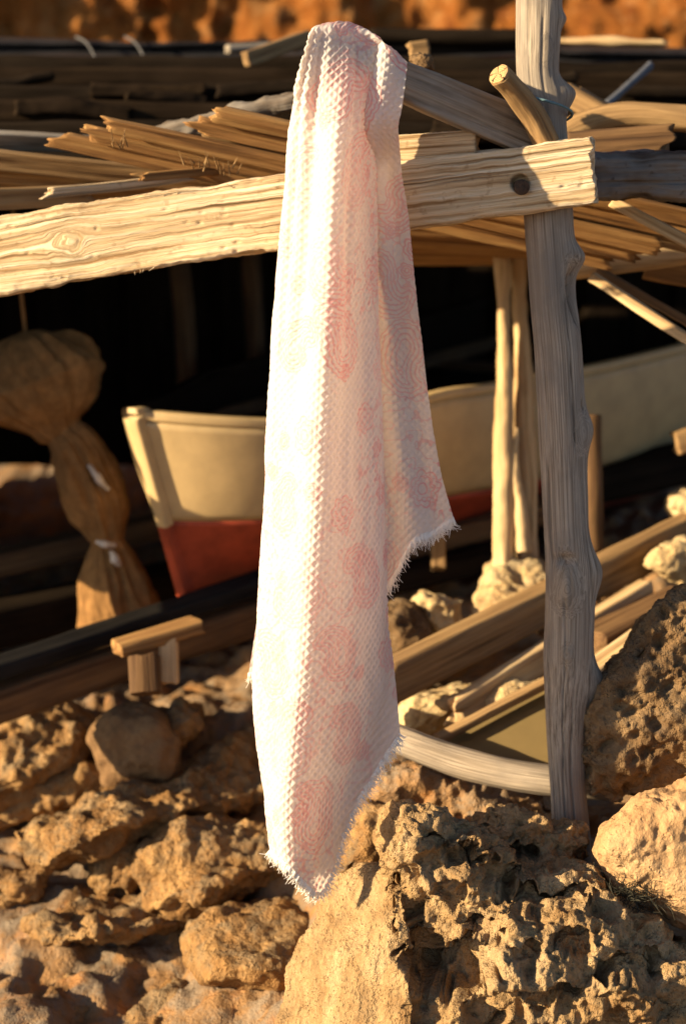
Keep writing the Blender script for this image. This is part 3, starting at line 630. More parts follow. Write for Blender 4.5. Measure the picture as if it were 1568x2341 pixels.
# ================================================================== the boat
BOW = np.array(P(326, 950, 4.38)); BETA = math.radians(52)
AX = np.array([math.cos(BETA), math.sin(BETA), 0]); NS = np.array([math.sin(BETA), -math.cos(BETA), 0])   # NS: towards the lens side
ZG = BOW[2]
def half_beam(X): return 0.17 * (1 - np.exp(-X / 0.12)) + 0.50 * (1 - np.exp(-X / 0.95)) * np.clip((4.4 - X) / 1.6, 0, 1) ** 0.6
def sheer(X): return ZG - 0.035 * np.sin(np.clip(X / 0.7, 0, 1) * np.pi) * (X < 0.7) + 0.03 * (X / 2.0) + 0.075 * np.clip(X / 2.0, 0, 1.6) ** 2 - 0.01
def hullpt(X, q, side):
    zg = sheer(X); zk = ZG - 0.50 - 0.05 * np.clip(X, 0, 1)
    hb = half_beam(X) * (1 - q ** (2.1 + 1.0 * (1 - np.exp(-X / 0.8)))) ** (0.9)
    xs = X + 0.17 * q * np.exp(-X / 0.5)
    z = zg + (zk - zg) * q
    return BOW[None] * np.array([1, 1, 0]) + xs[:, None] * AX + (side * hb)[:, None] * NS + np.stack([0 * z, 0 * z, z], 1)
boat = empty('boat', Vector(BOW + AX * 1.5 - np.array([0, 0, 0.5])), 'white wooden boat with red bottom lying under the shelter behind the towel', 'boat')
Xs = np.concatenate([np.linspace(0, 0.3, 50) ** 1, np.linspace(0.32, 4.4, 90)])
WL = ZG - 0.28
for nm, lo, hi, mt in (('topside', 0, 1, 'white_paint'), ('bottom', 1, 2, 'red_paint')):
    vs_, fs_ = [], []
    for side in (1, -1):
        zg = sheer(Xs); zk = ZG - 0.50 - 0.05 * np.clip(Xs, 0, 1); qw = np.clip((zg - WL - 0.02 * Xs) / (zg - zk), 0.05, 0.95)
        rows = []
        for k in range(15):
            f = k / 14; qq = qw * f if lo == 0 else qw + (1 - qw) * f
            rows.append(hullpt(Xs, qq, side * np.ones_like(Xs)))
        base = sum(len(x) for x in vs_); vs_.append(np.vstack(rows)); n = len(Xs)
        ii = base + (np.arange(14)[:, None] * n + np.arange(n - 1)[None])
        a = np.stack([ii, ii + 1, ii + n + 1, ii + n], 2).reshape(-1, 4); fs_.append(a if side == 1 else a[:, ::-1])
    o = mk(nm, np.vstack(vs_), [np.vstack(fs_)], M[mt], boat, None, True, BOW); sm = o.modifiers.new('s', 'SOLIDIFY'); sm.thickness = 0.018; sm.offset = -1; o.data.materials.clear(); o.data.materials.append(M['hutwood']); o.data.materials.append(M[mt]); sm.material_offset = 1; sm.material_offset_rim = 1  # near-black inner faces paint in the shade inside the hull
for side in (1, -1):
    xx = np.concatenate([np.linspace(0, 0.25, 16), np.linspace(0.3, 4.3, 30)])
    pth = hullpt(xx, np.zeros_like(xx), side * np.ones_like(xx)) + np.array([0, 0, 0.012])
    stick('gunwale', pth, 0.020, 0.014, M['white_paint' if side == 1 else 'hutwood'], 5, 140, 20, 0.0, parent=boat)  # far gunwale coloured near-black to carry the shade under the roof
qq = np.linspace(0, 1, 14); stem = hullpt(np.zeros(14), qq, np.zeros(14))
st = [np.asarray(p) - AX * 0.012 for p in stem]; st = [st[0] + np.array([0, 0, 0.03])] + st
kw_ = [k for k, p in enumerate(st) if p[2] > WL]
stick('stem', st[:len(kw_)] + [st[len(kw_)] * .5 + st[len(kw_) - 1] * .5], 0.020, 0.026, M['white_paint'], 6, 40, 24, 0.0, (0, -1, 0), parent=boat)
stick('stem', [st[len(kw_)] * .5 + st[len(kw_) - 1] * .5] + st[len(kw_):], 0.0195, 0.0255, M['red_paint'], 6, 40, 24, 0.0, (0, -1, 0), parent=boat)
deck = [hullpt(np.array([x]), np.array([0.06]), np.array([s * 0.96]))[0] for x in (0.02, 0.1, 0.2, 0.35, 0.5) for s in (1, -1)]
dk = np.array(deck); mk('foredeck', dk, [np.array([[0, 2, 3, 1], [2, 4, 5, 3], [4, 6, 7, 5], [6, 8, 9, 7]])], M['white_paint'], boat, None, True, BOW).modifiers.new('s', 'SOLIDIFY').thickness = 0.012
# inner strake line, a dark shape inside
for z_off, hbk in ((-0.10, 0.9),):
    xx = np.linspace(0.5, 4.0, 20); pth = hullpt(xx, np.full(20, 0.2), -0.9 * np.ones(20)); stick('inner_strake', pth, 0.012, 0.025, M['brown'], 6, 50, 14, 0, parent=boat)
for X in (1.1, 2.2):
    a = hullpt(np.array([X]), np.array([0.25]), np.array([0.92]))[0]; b = hullpt(np.array([X]), np.array([0.25]), np.array([-0.92]))[0]
    stick('thwart', [a, b], 0.09, 0.012, M['brown'], 8, 20, 20, 0, parent=boat)

# ------------------------------------------------------------------ canvas bundle hanging in front of the boat
sp = [(60, 762, 30), (66, 785, 80), (84, 830, 122), (104, 880, 134), (120, 925, 108), (136, 968, 60), (150, 990, 42), (172, 1020, 58), (196, 1070, 66), (214, 1120, 70), (230, 1170, 62), (240, 1210, 44), (245, 1238, 34), (250, 1270, 52), (256, 1320, 70), (264, 1370, 80), (274, 1412, 84), (276, 1424, 70)]
SD = 4.74
def pleats(gc, TH):
    s = gc[:, 0]; r = np.hypot(gc[:, 1], gc[:, 2])
    q_ = np.stack([s * 5, np.cos(TH) * 2.2, np.sin(TH) * 2.2], 1)
    fold = 1 - 2 * np.abs(vnoise(np.stack([s * 4 + 1.5 * np.cos(TH), np.cos(TH + 2 * s) * 3.4, np.sin(TH + 2 * s) * 3.4], 1), 61))
    return r * (0.16 * fbm(q_, 2, 6) + 0.10 * fold + 0.085 * ridged(np.stack([s * 3, np.cos(TH + s) * 7, np.sin(TH + s) * 7], 1), 2, 9))
sackp = [np.array(P(u, v, SD)) for u, v, r in sp]
sk = sweep(sackp, [PX(r, SD) for *_, r in sp], [PX(r, SD) * 0.8 for *_, r in sp], 220, 120, 0, (0, -1, 0), pleats)
sack = mk('canvas_bundle', sk[0], sk[1], M['canvas'], None, None, True, sackp[-1])
tag(sack, 'brown canvas bundle tied twice, hanging left of the boat bow', 'canvas bundle')
for (u, v, r) in ((148, 990, 30), (245, 1238, 26)):
    c = np.array(P(u, v, SD)); ring = [c + np.array([math.cos(a) * PX(r, SD), math.sin(a) * PX(r, SD) * .8, 0.006 * math.sin(2 * a)]) for a in np.linspace(0, 2 * math.pi, 16)]
    stick('tie', ring, 0.006, 0.006, M['rag' if v > 1100 else 'canvas'], 0, 50, 8, 0.001, parent=sack)
for (a, b) in (((205, 1065), (248, 1118)), ((222, 1238), (262, 1246)), ((255, 1262), (272, 1290))):
    stick('rag_knot', [P(a[0], a[1], SD - .07), P((a[0] + b[0]) / 2, (a[1] + b[1]) / 2 + 3, SD - .085), P(b[0], b[1], SD - .07)], [0.006, 0.013, 0.008], [0.006, 0.010, 0.006], M['rag'], 0, 20, 14, 0.003, (40, 60, 60), parent=sack)
stick('hanging_rope', [sackp[0] + np.array([0, 0, -0.01]), sackp[0] + np.array([-0.02, 0, 0.25]), np.array(P(25, 400, 4.78))], 0.006, 0.006, M['canvas'], 0, 30, 8, 0.0005, parent=sack)

# ------------------------------------------------------------------ slipway rails
def timber(name, label, cat, a, b, ry, rz_px, mat, **kw):
    return loose(name, label, cat, a, b, ry, rz_px, mat, n=70, **kw)
timber('slipway_rail', 'black-topped slipway rail slanting up from the left edge under the boat bow', 'rail', (-260, 1612, 3.95), (760, 1275, 4.75), 0.045, 21, 'black', rough=0.002)
timber('slipway_timber', 'brown timber carrying the black slipway rail', 'timber', (-260, 1690, 3.97), (760, 1345, 4.78), 0.05, 44, 'brown')
timber('rear_rail', 'dim brown rail behind the canvas bundle at left', 'rail', (-260, 1345, 5.0), (420, 1190, 5.3), 0.05, 28, 'brown')
timber('rear_timber', 'broad dark timber lying behind the black slipway rail at left', 'timber', (-260, 1480, 4.75), (420, 1330, 5.1), 0.08, 50, 'darkwood')
timber('slipway_sleeper', 'dark sleeper lying under the boat between towel and peeled posts', 'timber', (860, 1260, 4.9), (1300, 1150, 5.1), 0.07, 26, 'brown')
timber('low_sleeper', 'dark lower sleeper behind the rocks right of the towel', 'timber', (860, 1330, 4.8), (1160, 1262, 4.95), 0.07, 26, 'darkwood')
timber('far_sleeper', 'dark sleeper far back right of the grey post', 'timber', (1330, 1110, 5.3), (1760, 1010, 5.5), 0.09, 40, 'darkwood')
timber('wooden_cleat', 'tan wooden crosspiece wedged under the black slipway rail', 'wood block', (270, 1482, 4.08), (452, 1428, 4.16), 0.04, 17, 'board')
timber('cleat_peg', 'pale upright peg under the wooden crosspiece', 'peg', (386, 1452, 4.12), (389, 1560, 4.10), 0.022, 22, 'pale', up=(0, -1, 0))
timber('cleat_stump', 'short stump with pale split top beneath the wooden crosspiece', 'stump', (330, 1500, 4.08), (334, 1585, 4.06), 0.036, 32, 'brown', up=(0, -1, 0), rag=(0.007, 0.0))
timber('wedge_stake', 'short pale stake standing below the towel flap', 'stake', (1000, 1205, 4.7), (1002, 1300, 4.68), 0.02, 18, 'tan', up=(0, -1, 0))

# right middle: timbers thrown down between the rocks
timber('long_plank', 'long brown plank rising to the right behind the grey post', 'plank', (885, 1560, 3.92), (1700, 1150, 4.65), 0.030, 46, 'tan', rag=(0.02, 0))
timber('short_plank', 'tan plank beneath the long brown plank left of the grey post', 'plank', (1040, 1628, 3.95), (1480, 1352, 4.3), 0.02, 34, 'pale', rag=(0.02, 0))
timber('thin_batten', 'thin dark-edged batten above the olive panel', 'batten', (1002, 1688, 3.82), (1440, 1462, 4.0), 0.014, 9, 'tan')
timber('sunlit_board', 'sunlit board end between grey post and dark rock', 'board', (1330, 1560, 3.85), (1560, 1395, 4.05), 0.03, 22, 'pale')
timber('brown_offcut', 'brown offcut above the sunlit board right of the grey post', 'plank', (1360, 1480, 4.05), (1560, 1380, 4.2), 0.05, 40, 'brown')
timber('plank_end', 'tan plank end at the right edge above the rocks', 'plank', (1545, 1012, 4.6), (1760, 950, 4.6), 0.03, 26, 'tan')
pv = [P(1000, 1694, 3.86), P(1275, 1545, 3.98), P(1330, 1770, 3.72), P(1180, 1748, 3.74), P(1080, 1722, 3.78)]
pa = np.array(pv); nrm = np.cross(pa[1] - pa[0], pa[2] - pa[0]); nrm /= np.linalg.norm(nrm); pa = pa - ((pa - pa[0]) @ nrm)[:, None] * nrm
pn = mk('olive_panel', np.vstack([pa, pa + nrm * 0.008]), [np.array([[0, 1, 2, 3, 4], [9, 8, 7, 6, 5]]), np.array([[i, (i + 1) % 5, (i + 1) % 5 + 5, i + 5] for i in range(5)])], M['ply'], None, None, False, pa[3])
tag(pn, 'flat olive-tan plywood panel leaning under the thin batten left of the grey post', 'panel')
tag(stick('bent_pole', [P(760, 1610, 3.95), P(850, 1660, 3.80), P(930, 1698, 3.72), P(1040, 1738, 3.68), P(1150, 1766, 3.64), P(1270, 1785, 3.60), P(1420, 1800, 3.6)], [PX(30, 3.7), PX(36, 3.7), PX(34, 3.6)], [PX(30, 3.7), PX(36, 3.7), PX(34, 3.6)], M['drift'], 0, 140, 44, 0.003, (4, 40, 40), seed=3), 'bent whitish driftwood pole curving towards the foot of the grey post', 'pole')

# ================================================================== rocks
def R(name, label, outline, d, mat, vox=0.006, bulge=0.08, back=0.25, lean=0.0, **kw):
    seed = kw.pop('seed', random.randint(1, 999)); sm = kw.pop('sm', 5)
    o = rock(name, [blob(outline, d, bulge, back, lean)], vox, M[mat], std_disp(seed=seed, **kw), sm); return tag(o, label, 'rock')
SH = dict(big=0.026, bf=7, mid=0.015, mf=19, pit=0.013, pf=24, pd=0.45, fine=0.004, ff=80)
SHP = dict(big=0.020, bf=8, mid=0.008, mf=20, pit=0.008, pf=30, pd=0.3, fine=0.003, ff=90)
G = 'rock_boulder'
R(G, 'sunlit rough rock at the left edge below the slipway rail', [(-120, 1640), (40, 1625), (150, 1600), (215, 1650), (225, 1720), (180, 1790), (60, 1850), (-120, 1870)], 4.45, 'shelf', lean=0.5, seed=3, **SH)
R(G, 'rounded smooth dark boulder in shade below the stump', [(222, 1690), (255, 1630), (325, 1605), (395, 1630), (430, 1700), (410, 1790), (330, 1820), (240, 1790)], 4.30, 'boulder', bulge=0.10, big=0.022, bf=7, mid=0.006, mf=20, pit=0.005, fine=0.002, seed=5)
R(G, 'small sunlit rock right of the rounded dark boulder', [(378, 1620), (420, 1590), (468, 1615), (462, 1690), (420, 1730), (385, 1690)], 4.38, 'shelf', seed=8, **SH)
R(G, 'broad sunlit ledge sloping down to the left below the rounded boulder', [(20, 1900), (150, 1860), (300, 1800), (450, 1720), (600, 1660), (660, 1700), (660, 1800), (560, 1850), (330, 1880), (220, 1920), (90, 1990), (40, 1960)], 4.25, 'shelf', bulge=0.12, lean=1.3, seed=12, **SH)
R(G, 'long rock in shade at the left edge below the rough rock', [(-100, 1830), (60, 1790), (230, 1740), (360, 1740), (330, 1800), (150, 1860), (-100, 1930)], 4.42, 'shelf', bulge=0.05, seed=14, **SH)
R(G, 'cup-shaped sunlit rock in the left foreground', [(205, 2010), (240, 1950), (290, 1920), (330, 1930), (330, 2000), (300, 2060), (220, 2080)], 4.12, 'shelf', bulge=0.06, seed=16, **SH)
R(G, 'large rounded ochre rock left of the towel corner', [(312, 1990), (330, 1930), (400, 1880), (500, 1880), (600, 1900), (700, 1930), (700, 2000), (560, 2030), (500, 2070), (420, 2110), (340, 2080)], 4.05, 'shelf', bulge=0.12, lean=0.5, seed=18, **SH)
R(G, 'flat pebbly ledge between two shadows in the left foreground', [(60, 2110), (200, 2050), (330, 2040), (460, 2060), (440, 2110), (300, 2150), (120, 2170)], 4.0, 'shelf', bulge=0.05, lean=1.6, seed=20, **SH)
R(G, 'big smooth ochre boulder at the left foot of the limestone block', [(410, 2200), (430, 2110), (520, 2060), (660, 2040), (760, 2080), (760, 2260), (660, 2290), (540, 2270), (450, 2250)], 3.82, 'shelf', bulge=0.12, lean=0.8, big=0.014, bf=7, mid=0.007, mf=20, pit=0.006, pf=32, pd=0.3, fine=0.002, ff=90, seed=22)
R(G, 'pale pebbly ledge along the bottom edge left of the limestone block', [(270, 2380), (320, 2300), (400, 2260), (520, 2240), (700, 2260), (700, 2420), (270, 2440)], 3.78, 'shelf', bulge=0.06, lean=1.2, seed=24, **SH)
R(G, 'grey rock in shadow in the bottom left corner', [(-80, 2240), (80, 2180), (220, 2200), (260, 2300), (240, 2420), (-80, 2440)], 3.95, 'shelf', bulge=0.06, lean=1.0, seed=26, **SH)
R(G, 'jagged rock at the left edge beside the pebbly ledge', [(-60, 1990), (40, 1960), (110, 2000), (100, 2070), (0, 2100), (-60, 2090)], 4.15, 'shelf', bulge=0.05, seed=27, **SH)
# right side
R(G, 'bright angular pale rock right of the towel below the flap', [(930, 1375), (960, 1350), (1020, 1355), (1062, 1370), (1060, 1440), (1010, 1460), (960, 1430)], 4.32, 'palerock', vox=0.005, bulge=0.05, back=0.12, seed=30, **SHP)
R(G, 'pale rock under the feet of the two peeled posts', [(1080, 1420), (1085, 1350), (1110, 1300), (1160, 1285), (1250, 1290), (1290, 1330), (1280, 1420), (1160, 1450)], 4.42, 'palerock', vox=0.006, bulge=0.08, back=0.2, lean=0.8, seed=32, **SHP)
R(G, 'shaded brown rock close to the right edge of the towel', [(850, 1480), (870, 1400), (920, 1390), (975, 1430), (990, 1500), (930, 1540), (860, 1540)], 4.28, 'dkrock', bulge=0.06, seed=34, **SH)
R(G, 'orange rubble rock beneath the long brown plank', [(900, 1640), (940, 1590), (1040, 1560), (1120, 1570), (1080, 1630), (980, 1680), (900, 1690)], 4.05, 'palerock', bulge=0.05, seed=36, **SHP)
R(G, 'small rubble rock above the thin batten', [(1060, 1640), (1120, 1590), (1240, 1540), (1250, 1580), (1150, 1640), (1070, 1680)], 4.02, 'palerock', bulge=0.04, seed=37, **SHP)
R(G, 'white pitted rock at the right edge above the dark rock', [(1455, 1300), (1480, 1250), (1560, 1225), (1680, 1230), (1680, 1330), (1540, 1330)], 4.3, 'palerock', bulge=0.06, seed=38, **SHP)
R(G, 'bright squarish rock at the right edge on the long plank', [(1510, 1165), (1515, 1125), (1600, 1105), (1700, 1110), (1700, 1180), (1560, 1190)], 4.55, 'palerock', bulge=0.05, seed=39, **SHP)
R(G, 'mottled rock in shade under the bent driftwood pole', [(780, 1900), (830, 1790), (900, 1745), (1050, 1780), (1250, 1810), (1290, 1860), (1280, 1960), (1000, 1960), (850, 1960)], 3.78, 'ground', bulge=0.06, seed=41, **SH)
R(G, 'sunlit tan rock just right of the towel corner fringe', [(740, 2010), (790, 1920), (840, 1850), (900, 1840), (920, 1930), (880, 2020), (800, 2060)], 3.62, 'shelf', bulge=0.05, seed=43, **SH)

# dark porous rock, shaded by the towel
def porous(seed, k=1.0, cav=()):
    def f(co, no):
        w_ = co + 0.012 * np.stack([fbm(co * 16, 3, seed + i) for i in range(3)], 1)
        d = 0.018 * fbm(co * 8, 3, seed) + 0.008 * fbm(co * 26, 3, seed + 4)
        F, I = worley(w_ * 26, seed + 6); d = d - 0.016 * k * sstep(0.55, 0.15, F) * (I > 0.45)
        F, I = worley(w_ * 60, seed + 7); d = d - 0.007 * k * sstep(0.5, 0.15, F) * (I > 0.4)
        d = d + 0.0025 * fbm(co * 130, 2, seed + 9)
        out = co + no * d[:, None]
        return out
    return f
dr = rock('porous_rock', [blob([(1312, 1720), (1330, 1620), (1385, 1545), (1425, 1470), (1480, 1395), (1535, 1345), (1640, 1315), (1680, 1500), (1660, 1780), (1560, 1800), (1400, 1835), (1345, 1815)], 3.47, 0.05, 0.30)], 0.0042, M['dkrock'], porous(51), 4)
tag(dr, 'dark brown porous rock leaning on the grey post at right', 'rock')
rr = rock('tan_rock', [blob([(1342, 1940), (1362, 1885), (1440, 1830), (1520, 1790), (1680, 1720), (1720, 1960), (1690, 2170), (1545, 2120), (1440, 2055), (1375, 2000)], 3.27, 0.09, 0.20)], 0.004, M['sandst'], std_disp(0.012, 9, 0.005, 26, 0.009, 38, 0.35, 0.002, 130, 61), 4)
tag(rr, 'smooth tan rock with few holes at the lower right edge', 'rock')

# ------------------------------------------------------------------ the big honeycombed limestone block in front
FH = [
    [P(u, v, d) for u, v, d in ((630, 2440, 3.44), (636, 2330, 3.42), (650, 2220, 3.42), (688, 2140, 3.40), (742, 2110, 3.36), (748, 2030, 3.38), (775, 1995, 3.36), (840, 1958, 3.32), (900, 1985, 3.20), (925, 2150, 3.12), (935, 2300, 3.08), (930, 2440, 3.07), (800, 2200, 3.22), (790, 2330, 3.20), (780, 2440, 3.19), (1000, 2440, 3.15), (1000, 2000, 3.30), (700, 2440, 3.6), (800, 2050, 3.55), (1000, 2100, 3.55), (1000, 2440, 3.6))],
    blob([(862, 1985), (868, 1940), (880, 1900), (885, 1858), (925, 1842), (985, 1850), (1050, 1878), (1130, 1920), (1210, 2010), (1180, 2150), (950, 2200)], 3.27, 0.13, 0.22),
    blob([(1088, 1882), (1118, 1846), (1180, 1862), (1260, 1872), (1332, 1892), (1355, 1930), (1330, 2000), (1150, 2000)], 3.40, 0.05, 0.20),
    blob([(900, 2100), (1050, 1980), (1200, 1960), (1340, 1960), (1400, 2080), (1500, 2150), (1680, 2240), (1680, 2440), (880, 2440)], 3.30, 0.20, 0.30, lean=0.25),
]
CAV = [(1035, 2235, 115, 78, 0.13), (893, 2070, 20, 75, 0.08), (950, 2165, 60, 30, 0.05), (1110, 2140, 55, 40, 0.05), (1170, 1985, 85, 55, 0.07), (1060, 1945, 50, 40, 0.05), (1250, 2070, 95, 45, 0.05), (1010, 2050, 40, 45, 0.035), (1300, 2160, 60, 35, 0.05), (1200, 2200, 40, 30, 0.04), (1340, 2040, 50, 40, 0.05), (1140, 2310, 70, 40, 0.05), (1320, 2270, 70, 40, 0.05), (1450, 2220, 80, 45, 0.05), (990, 1915, 45, 25, 0.035), (1230, 2290, 45, 35, 0.04)]
def lime_disp(co, no):
    rel = co - CAM; dep = rel @ FWD; uu = 784 + rel[:, 0] / dep * FPX; vv = 1170.5 - (rel @ UPV) / dep * FPX
    wu = 26 * fbm(co * 14, 3, 81) + 12 * fbm(co * 40, 2, 82); wv = 26 * fbm(co * 14, 3, 83) + 12 * fbm(co * 40, 2, 84)
    # the worn left slab stays smooth, the rest is eaten out
    rx = sstep(-0.035, 0.02, co[:, 0] - (0.075 - 0.30 * (co[:, 2] - 0.52)) + 0.02 * fbm(co * 20, 2, 80))
    d = 0.014 * fbm(co * 9, 3, 85) + rx * 0.016 * fbm(co * 17, 3, 86)
    w_ = co + 0.010 * np.stack([fbm(co * 22, 3, 90 + i) for i in range(3)], 1)
    F, I = worley(w_ * 13, 95); d = d - rx * 0.036 * sstep(0.62, 0.15, F) * (I > 0.45)
    F, I = worley(w_ * 42, 96); d = d - rx * 0.010 * sstep(0.6, 0.15, F) * (I > 0.35)
    F, I = worley(w_ * 85, 97); d = d - (0.25 + 0.75 * rx) * 0.006 * sstep(0.55, 0.15, F) * (I > 0.45)
    d = d + (0.4 + 0.6 * rx) * 0.004 * fbm(co * 120, 2, 98) + rx * 0.004 * fbm(co * 45, 2, 99)
    out = co + no * d[:, None]
    facing = np.clip((no @ -FWD) * 2, 0, 1)
    push = np.zeros(len(co))
    for (u, v, a, b, dp) in CAV:
        r = ((uu + wu - u) / a) ** 2 + ((vv + wv - v) / b) ** 2
        push = np.maximum(push, dp * sstep(1.0, 0.45, r))
    out = out + (push * facing)[:, None] * np.array([0.12, 0.98, -0.05])
    return out
fr = rock('limestone_block', FH, 0.0033, M['lime'], lime_disp, 3)
tag(fr, 'big honeycombed limestone block in front of the post', 'rock')

# dry seaweed tuft caught between the rocks
vs_, fs_ = [], []; nb = 0
for k in range(260):
    a = np.array(P(random.gauss(1435, 30), random.gauss(2070, 28), 3.22 + random.uniform(-.02, .03)))
    d_ = np.array([random.gauss(0, 1), random.gauss(-0.3, .6), random.gauss(0.1, 1)]); d_ /= np.linalg.norm(d_)
    p = [a, a + d_ * 0.02 + rng.normal(0, .003, 3), a + d_ * 0.035 + rng.normal(0, .007, 3)]
    v, f, g = sweep(p, [0.0009, 0.0007, 0.0004], [0.0009, 0.0007, 0.0004], 5, 3, 0, (0.2, 0.3, 0.9))
    vs_.append(v); fs_.append([x + nb for x in f]); nb += len(v)
sw = mk('seaweed_tuft', np.vstack(vs_), [np.vstack([f[0] for f in fs_]), np.vstack([f[1] for f in fs_])], M['weed'], None, None, True, np.array(P(1435, 2110, 3.24)))
tag(sw, 'dark dry seaweed tuft caught between limestone block and tan rock', 'seaweed', kind='stuff')

# ================================================================== the towel
D0 = 3.25
# columns of the front half: (v, u, depth offset), from the left edge to its right edge
FC = [
 [(82, 714, .03), (200, 676, .055), (300, 663, .06), (700, 628, .065), (1200, 601, .07), (1500, 584, .07), (1650, 580, .07), (1735, 588, .07), (1805, 614, .06)],
 [(76, 706, .01), (200, 668, .035), (300, 655, .04), (500, 637, .045), (700, 621, .045), (900, 608, .045), (1100, 600, .045), (1200, 594, .045), (1400, 583, .045), (1600, 572, .045), (1720, 582, .045), (1800, 606, .03), (1870, 607, .02), (1935, 612, .02)],
 [(72, 722, -.01), (200, 695, .0), (300, 684, .008), (500, 668, .012), (700, 652, .014), (900, 638, .014), (1200, 626, .014), (1500, 606, .014), (1700, 604, .005), (1850, 612, .0), (1958, 628, .0)],
 [(68, 742, -.018), (200, 728, -.006), (300, 722, -.006), (500, 708, -.008), (700, 696, -.016), (900, 684, -.024), (1200, 666, -.028), (1500, 646, -.03), (1700, 632, -.034), (1850, 626, -.034), (1972, 641, -.02)],
 [(66, 775, -.02), (200, 770, -.045), (300, 760, -.060), (500, 748, -.070), (700, 738, -.075), (900, 726, -.076), (1200, 708, -.076), (1500, 690, -.074), (1700, 668, -.07), (1850, 652, -.06), (1985, 658, -.04)],
 [(72, 795, -.02), (200, 800, -.035), (300, 795, -.046), (500, 780, -.056), (700, 775, -.060), (900, 765, -.060), (1200, 752, -.060), (1500, 735, -.056), (1700, 712, -.05), (1850, 690, -.045), (2030, 702, -.02)],
 [(80, 822, -.01), (200, 825, -.005), (300, 822, -.008), (500, 812, -.012), (700, 812, -.014), (900, 805, -.018), (1200, 800, -.020), (1500, 790, -.018), (1700, 765, -.012), (1850, 732, .0), (2060, 741, .01)],
 [(95, 850, .0), (200, 845, .022), (300, 842, .03), (500, 836, .03), (700, 838, .03), (900, 838, .025), (1200, 842, .022), (1500, 845, .018), (1700, 815, .03), (1790, 785, .04), (1950, 768, .04)],
 [(108, 868, .01), (200, 862, .04), (300, 855, .05), (500, 850, .055), (700, 853, .055), (900, 858, .05), (1200, 868, .045), (1400, 874, .04), (1600, 880, .03), (1720, 855, .035), (1838, 815, .045)],
 [(125, 882, .015), (200, 872, .055), (300, 860, .07), (500, 856, .075), (700, 861, .075), (900, 868, .07), (1200, 884, .062), (1400, 888, .055), (1600, 908, .045), (1682, 915, .04)],
]
Rv = [150, 240, 290, 400, 500, 600, 700, 800, 870, 980, 1090, 1187]; Ru = [931, 921, 910, 918, 935, 945, 955, 968, 975, 990, 1010, 1037]
nc = len(FC); NSX = 200
BB = np.interp(np.linspace(0, 1, nc), [0, .12, .35, .5, .62, .72, .78, .9, 1], [1545, 1520, 1470, 1420, 1360, 1308, 1240, 1218, 1187])
BUl = [(80, 712), (200, 680), (700, 640), (1200, 610), (1400, 592), (1545, 568)]
BDo = np.array([.07, .06, .075, .06, .078, .066, .082, .07, .086, .075])
def spline_s(cols, n):          # cols: (nc, rows, 3) -> (n, rows, 3)
    r = cols.shape[1]; flat = cols.reshape(cols.shape[0], -1)
    # spread columns by their mean spacing
    return catmull(flat, n).reshape(n, r, 3)
TOPV = np.array([c[0][0] for c in FC], float); TOPU = np.array([c[0][1] for c in FC], float)
BTOPU = np.interp(np.linspace(0, 1, nc), [0, 1], [712, 930])
NF, NB = 760, 660
tf = np.linspace(1, 0, NF)
front = np.zeros((nc, NF, 3)); backc = np.zeros((nc, NB, 3))
def pole_d(u): return 3.245 + (u - 688) / 544.0 * 0.155
for i, c in enumerate(FC):
    c = np.array(c); v = c[0, 0] + (c[-1, 0] - c[0, 0]) * tf
    u = np.interp(v, c[:, 0], c[:, 1]); d = D0 + np.interp(v, c[:, 0], c[:, 2])
    bl = sstep(90, 330, v); d = (pole_d(u) - 0.036 - 0.004 * (i % 2)) * (1 - bl) + d * bl
    front[i] = np.array([P(a, b, e) for a, b, e in zip(u, v, d)])
    s = i / (nc - 1); vt = TOPV[i] + 17 * s * s; vb = BB[i]; tb = np.linspace(0, 1, NB); v = vt + (vb - vt) * tb
    ul = np.interp(v, [p[0] for p in BUl], [p[1] for p in BUl]); ur = np.interp(v, Rv, Ru); u = ul + (ur - ul) * s
    d = D0 + BDo[i] + 0.045 * sstep(600, 900, v); bl = sstep(150 + 110 * float(s > 0.55), 400, v); d = (pole_d(u) + 0.034 - 0.090 * float(sstep(0.5, 0.75, s))) * (1 - bl) + d * bl
    backc[i] = np.array([P(a, b, e) for a, b, e in zip(u, v, d)])
def smooth_rows(a, k=25):
    ker = np.hanning(k + 2)[1:-1]; ker /= ker.sum(); pad = k // 2
    e = np.concatenate([2 * a[:, :1] - a[:, pad:0:-1], a, 2 * a[:, -1:] - a[:, -2:-pad - 2:-1]], 1)
    out = np.empty_like(a)
    for i in range(a.shape[0]):
        for k3 in range(3): out[i, :, k3] = np.convolve(e[i, :, k3], ker, 'valid')
    return out
front = smooth_rows(front, 61); backc = smooth_rows(backc, 31)
Fg = spline_s(front, NSX); Bg = spline_s(backc, NSX)
def smooth_s(a, k):
    ker = np.hanning(k + 2)[1:-1]; ker /= ker.sum(); pad = k // 2
    e = np.concatenate([2 * a[:1] - a[pad:0:-1], a, 2 * a[-1:] - a[-2:-pad - 2:-1]], 0)
    return sum(ker[m] * e[m:m + len(a)] for m in range(k))
Fg = smooth_s(Fg, 55); Bg = smooth_s(Bg, 9)
# over the plank: a short arch joining front top to back top
arch = []
for k in range(1, 12):
    t = k / 12; m = Fg[:, -1] * (1 - t) + Bg[:, 0] * t; m = m + np.array([0, 0, 1.0]) * (0.011 * math.sin(math.pi * t) ** 0.7); arch.append(m)
G3 = np.concatenate([Fg, np.stack(arch, 1), Bg], 1)         # (NSX, rows, 3)
nr = G3.shape[1]
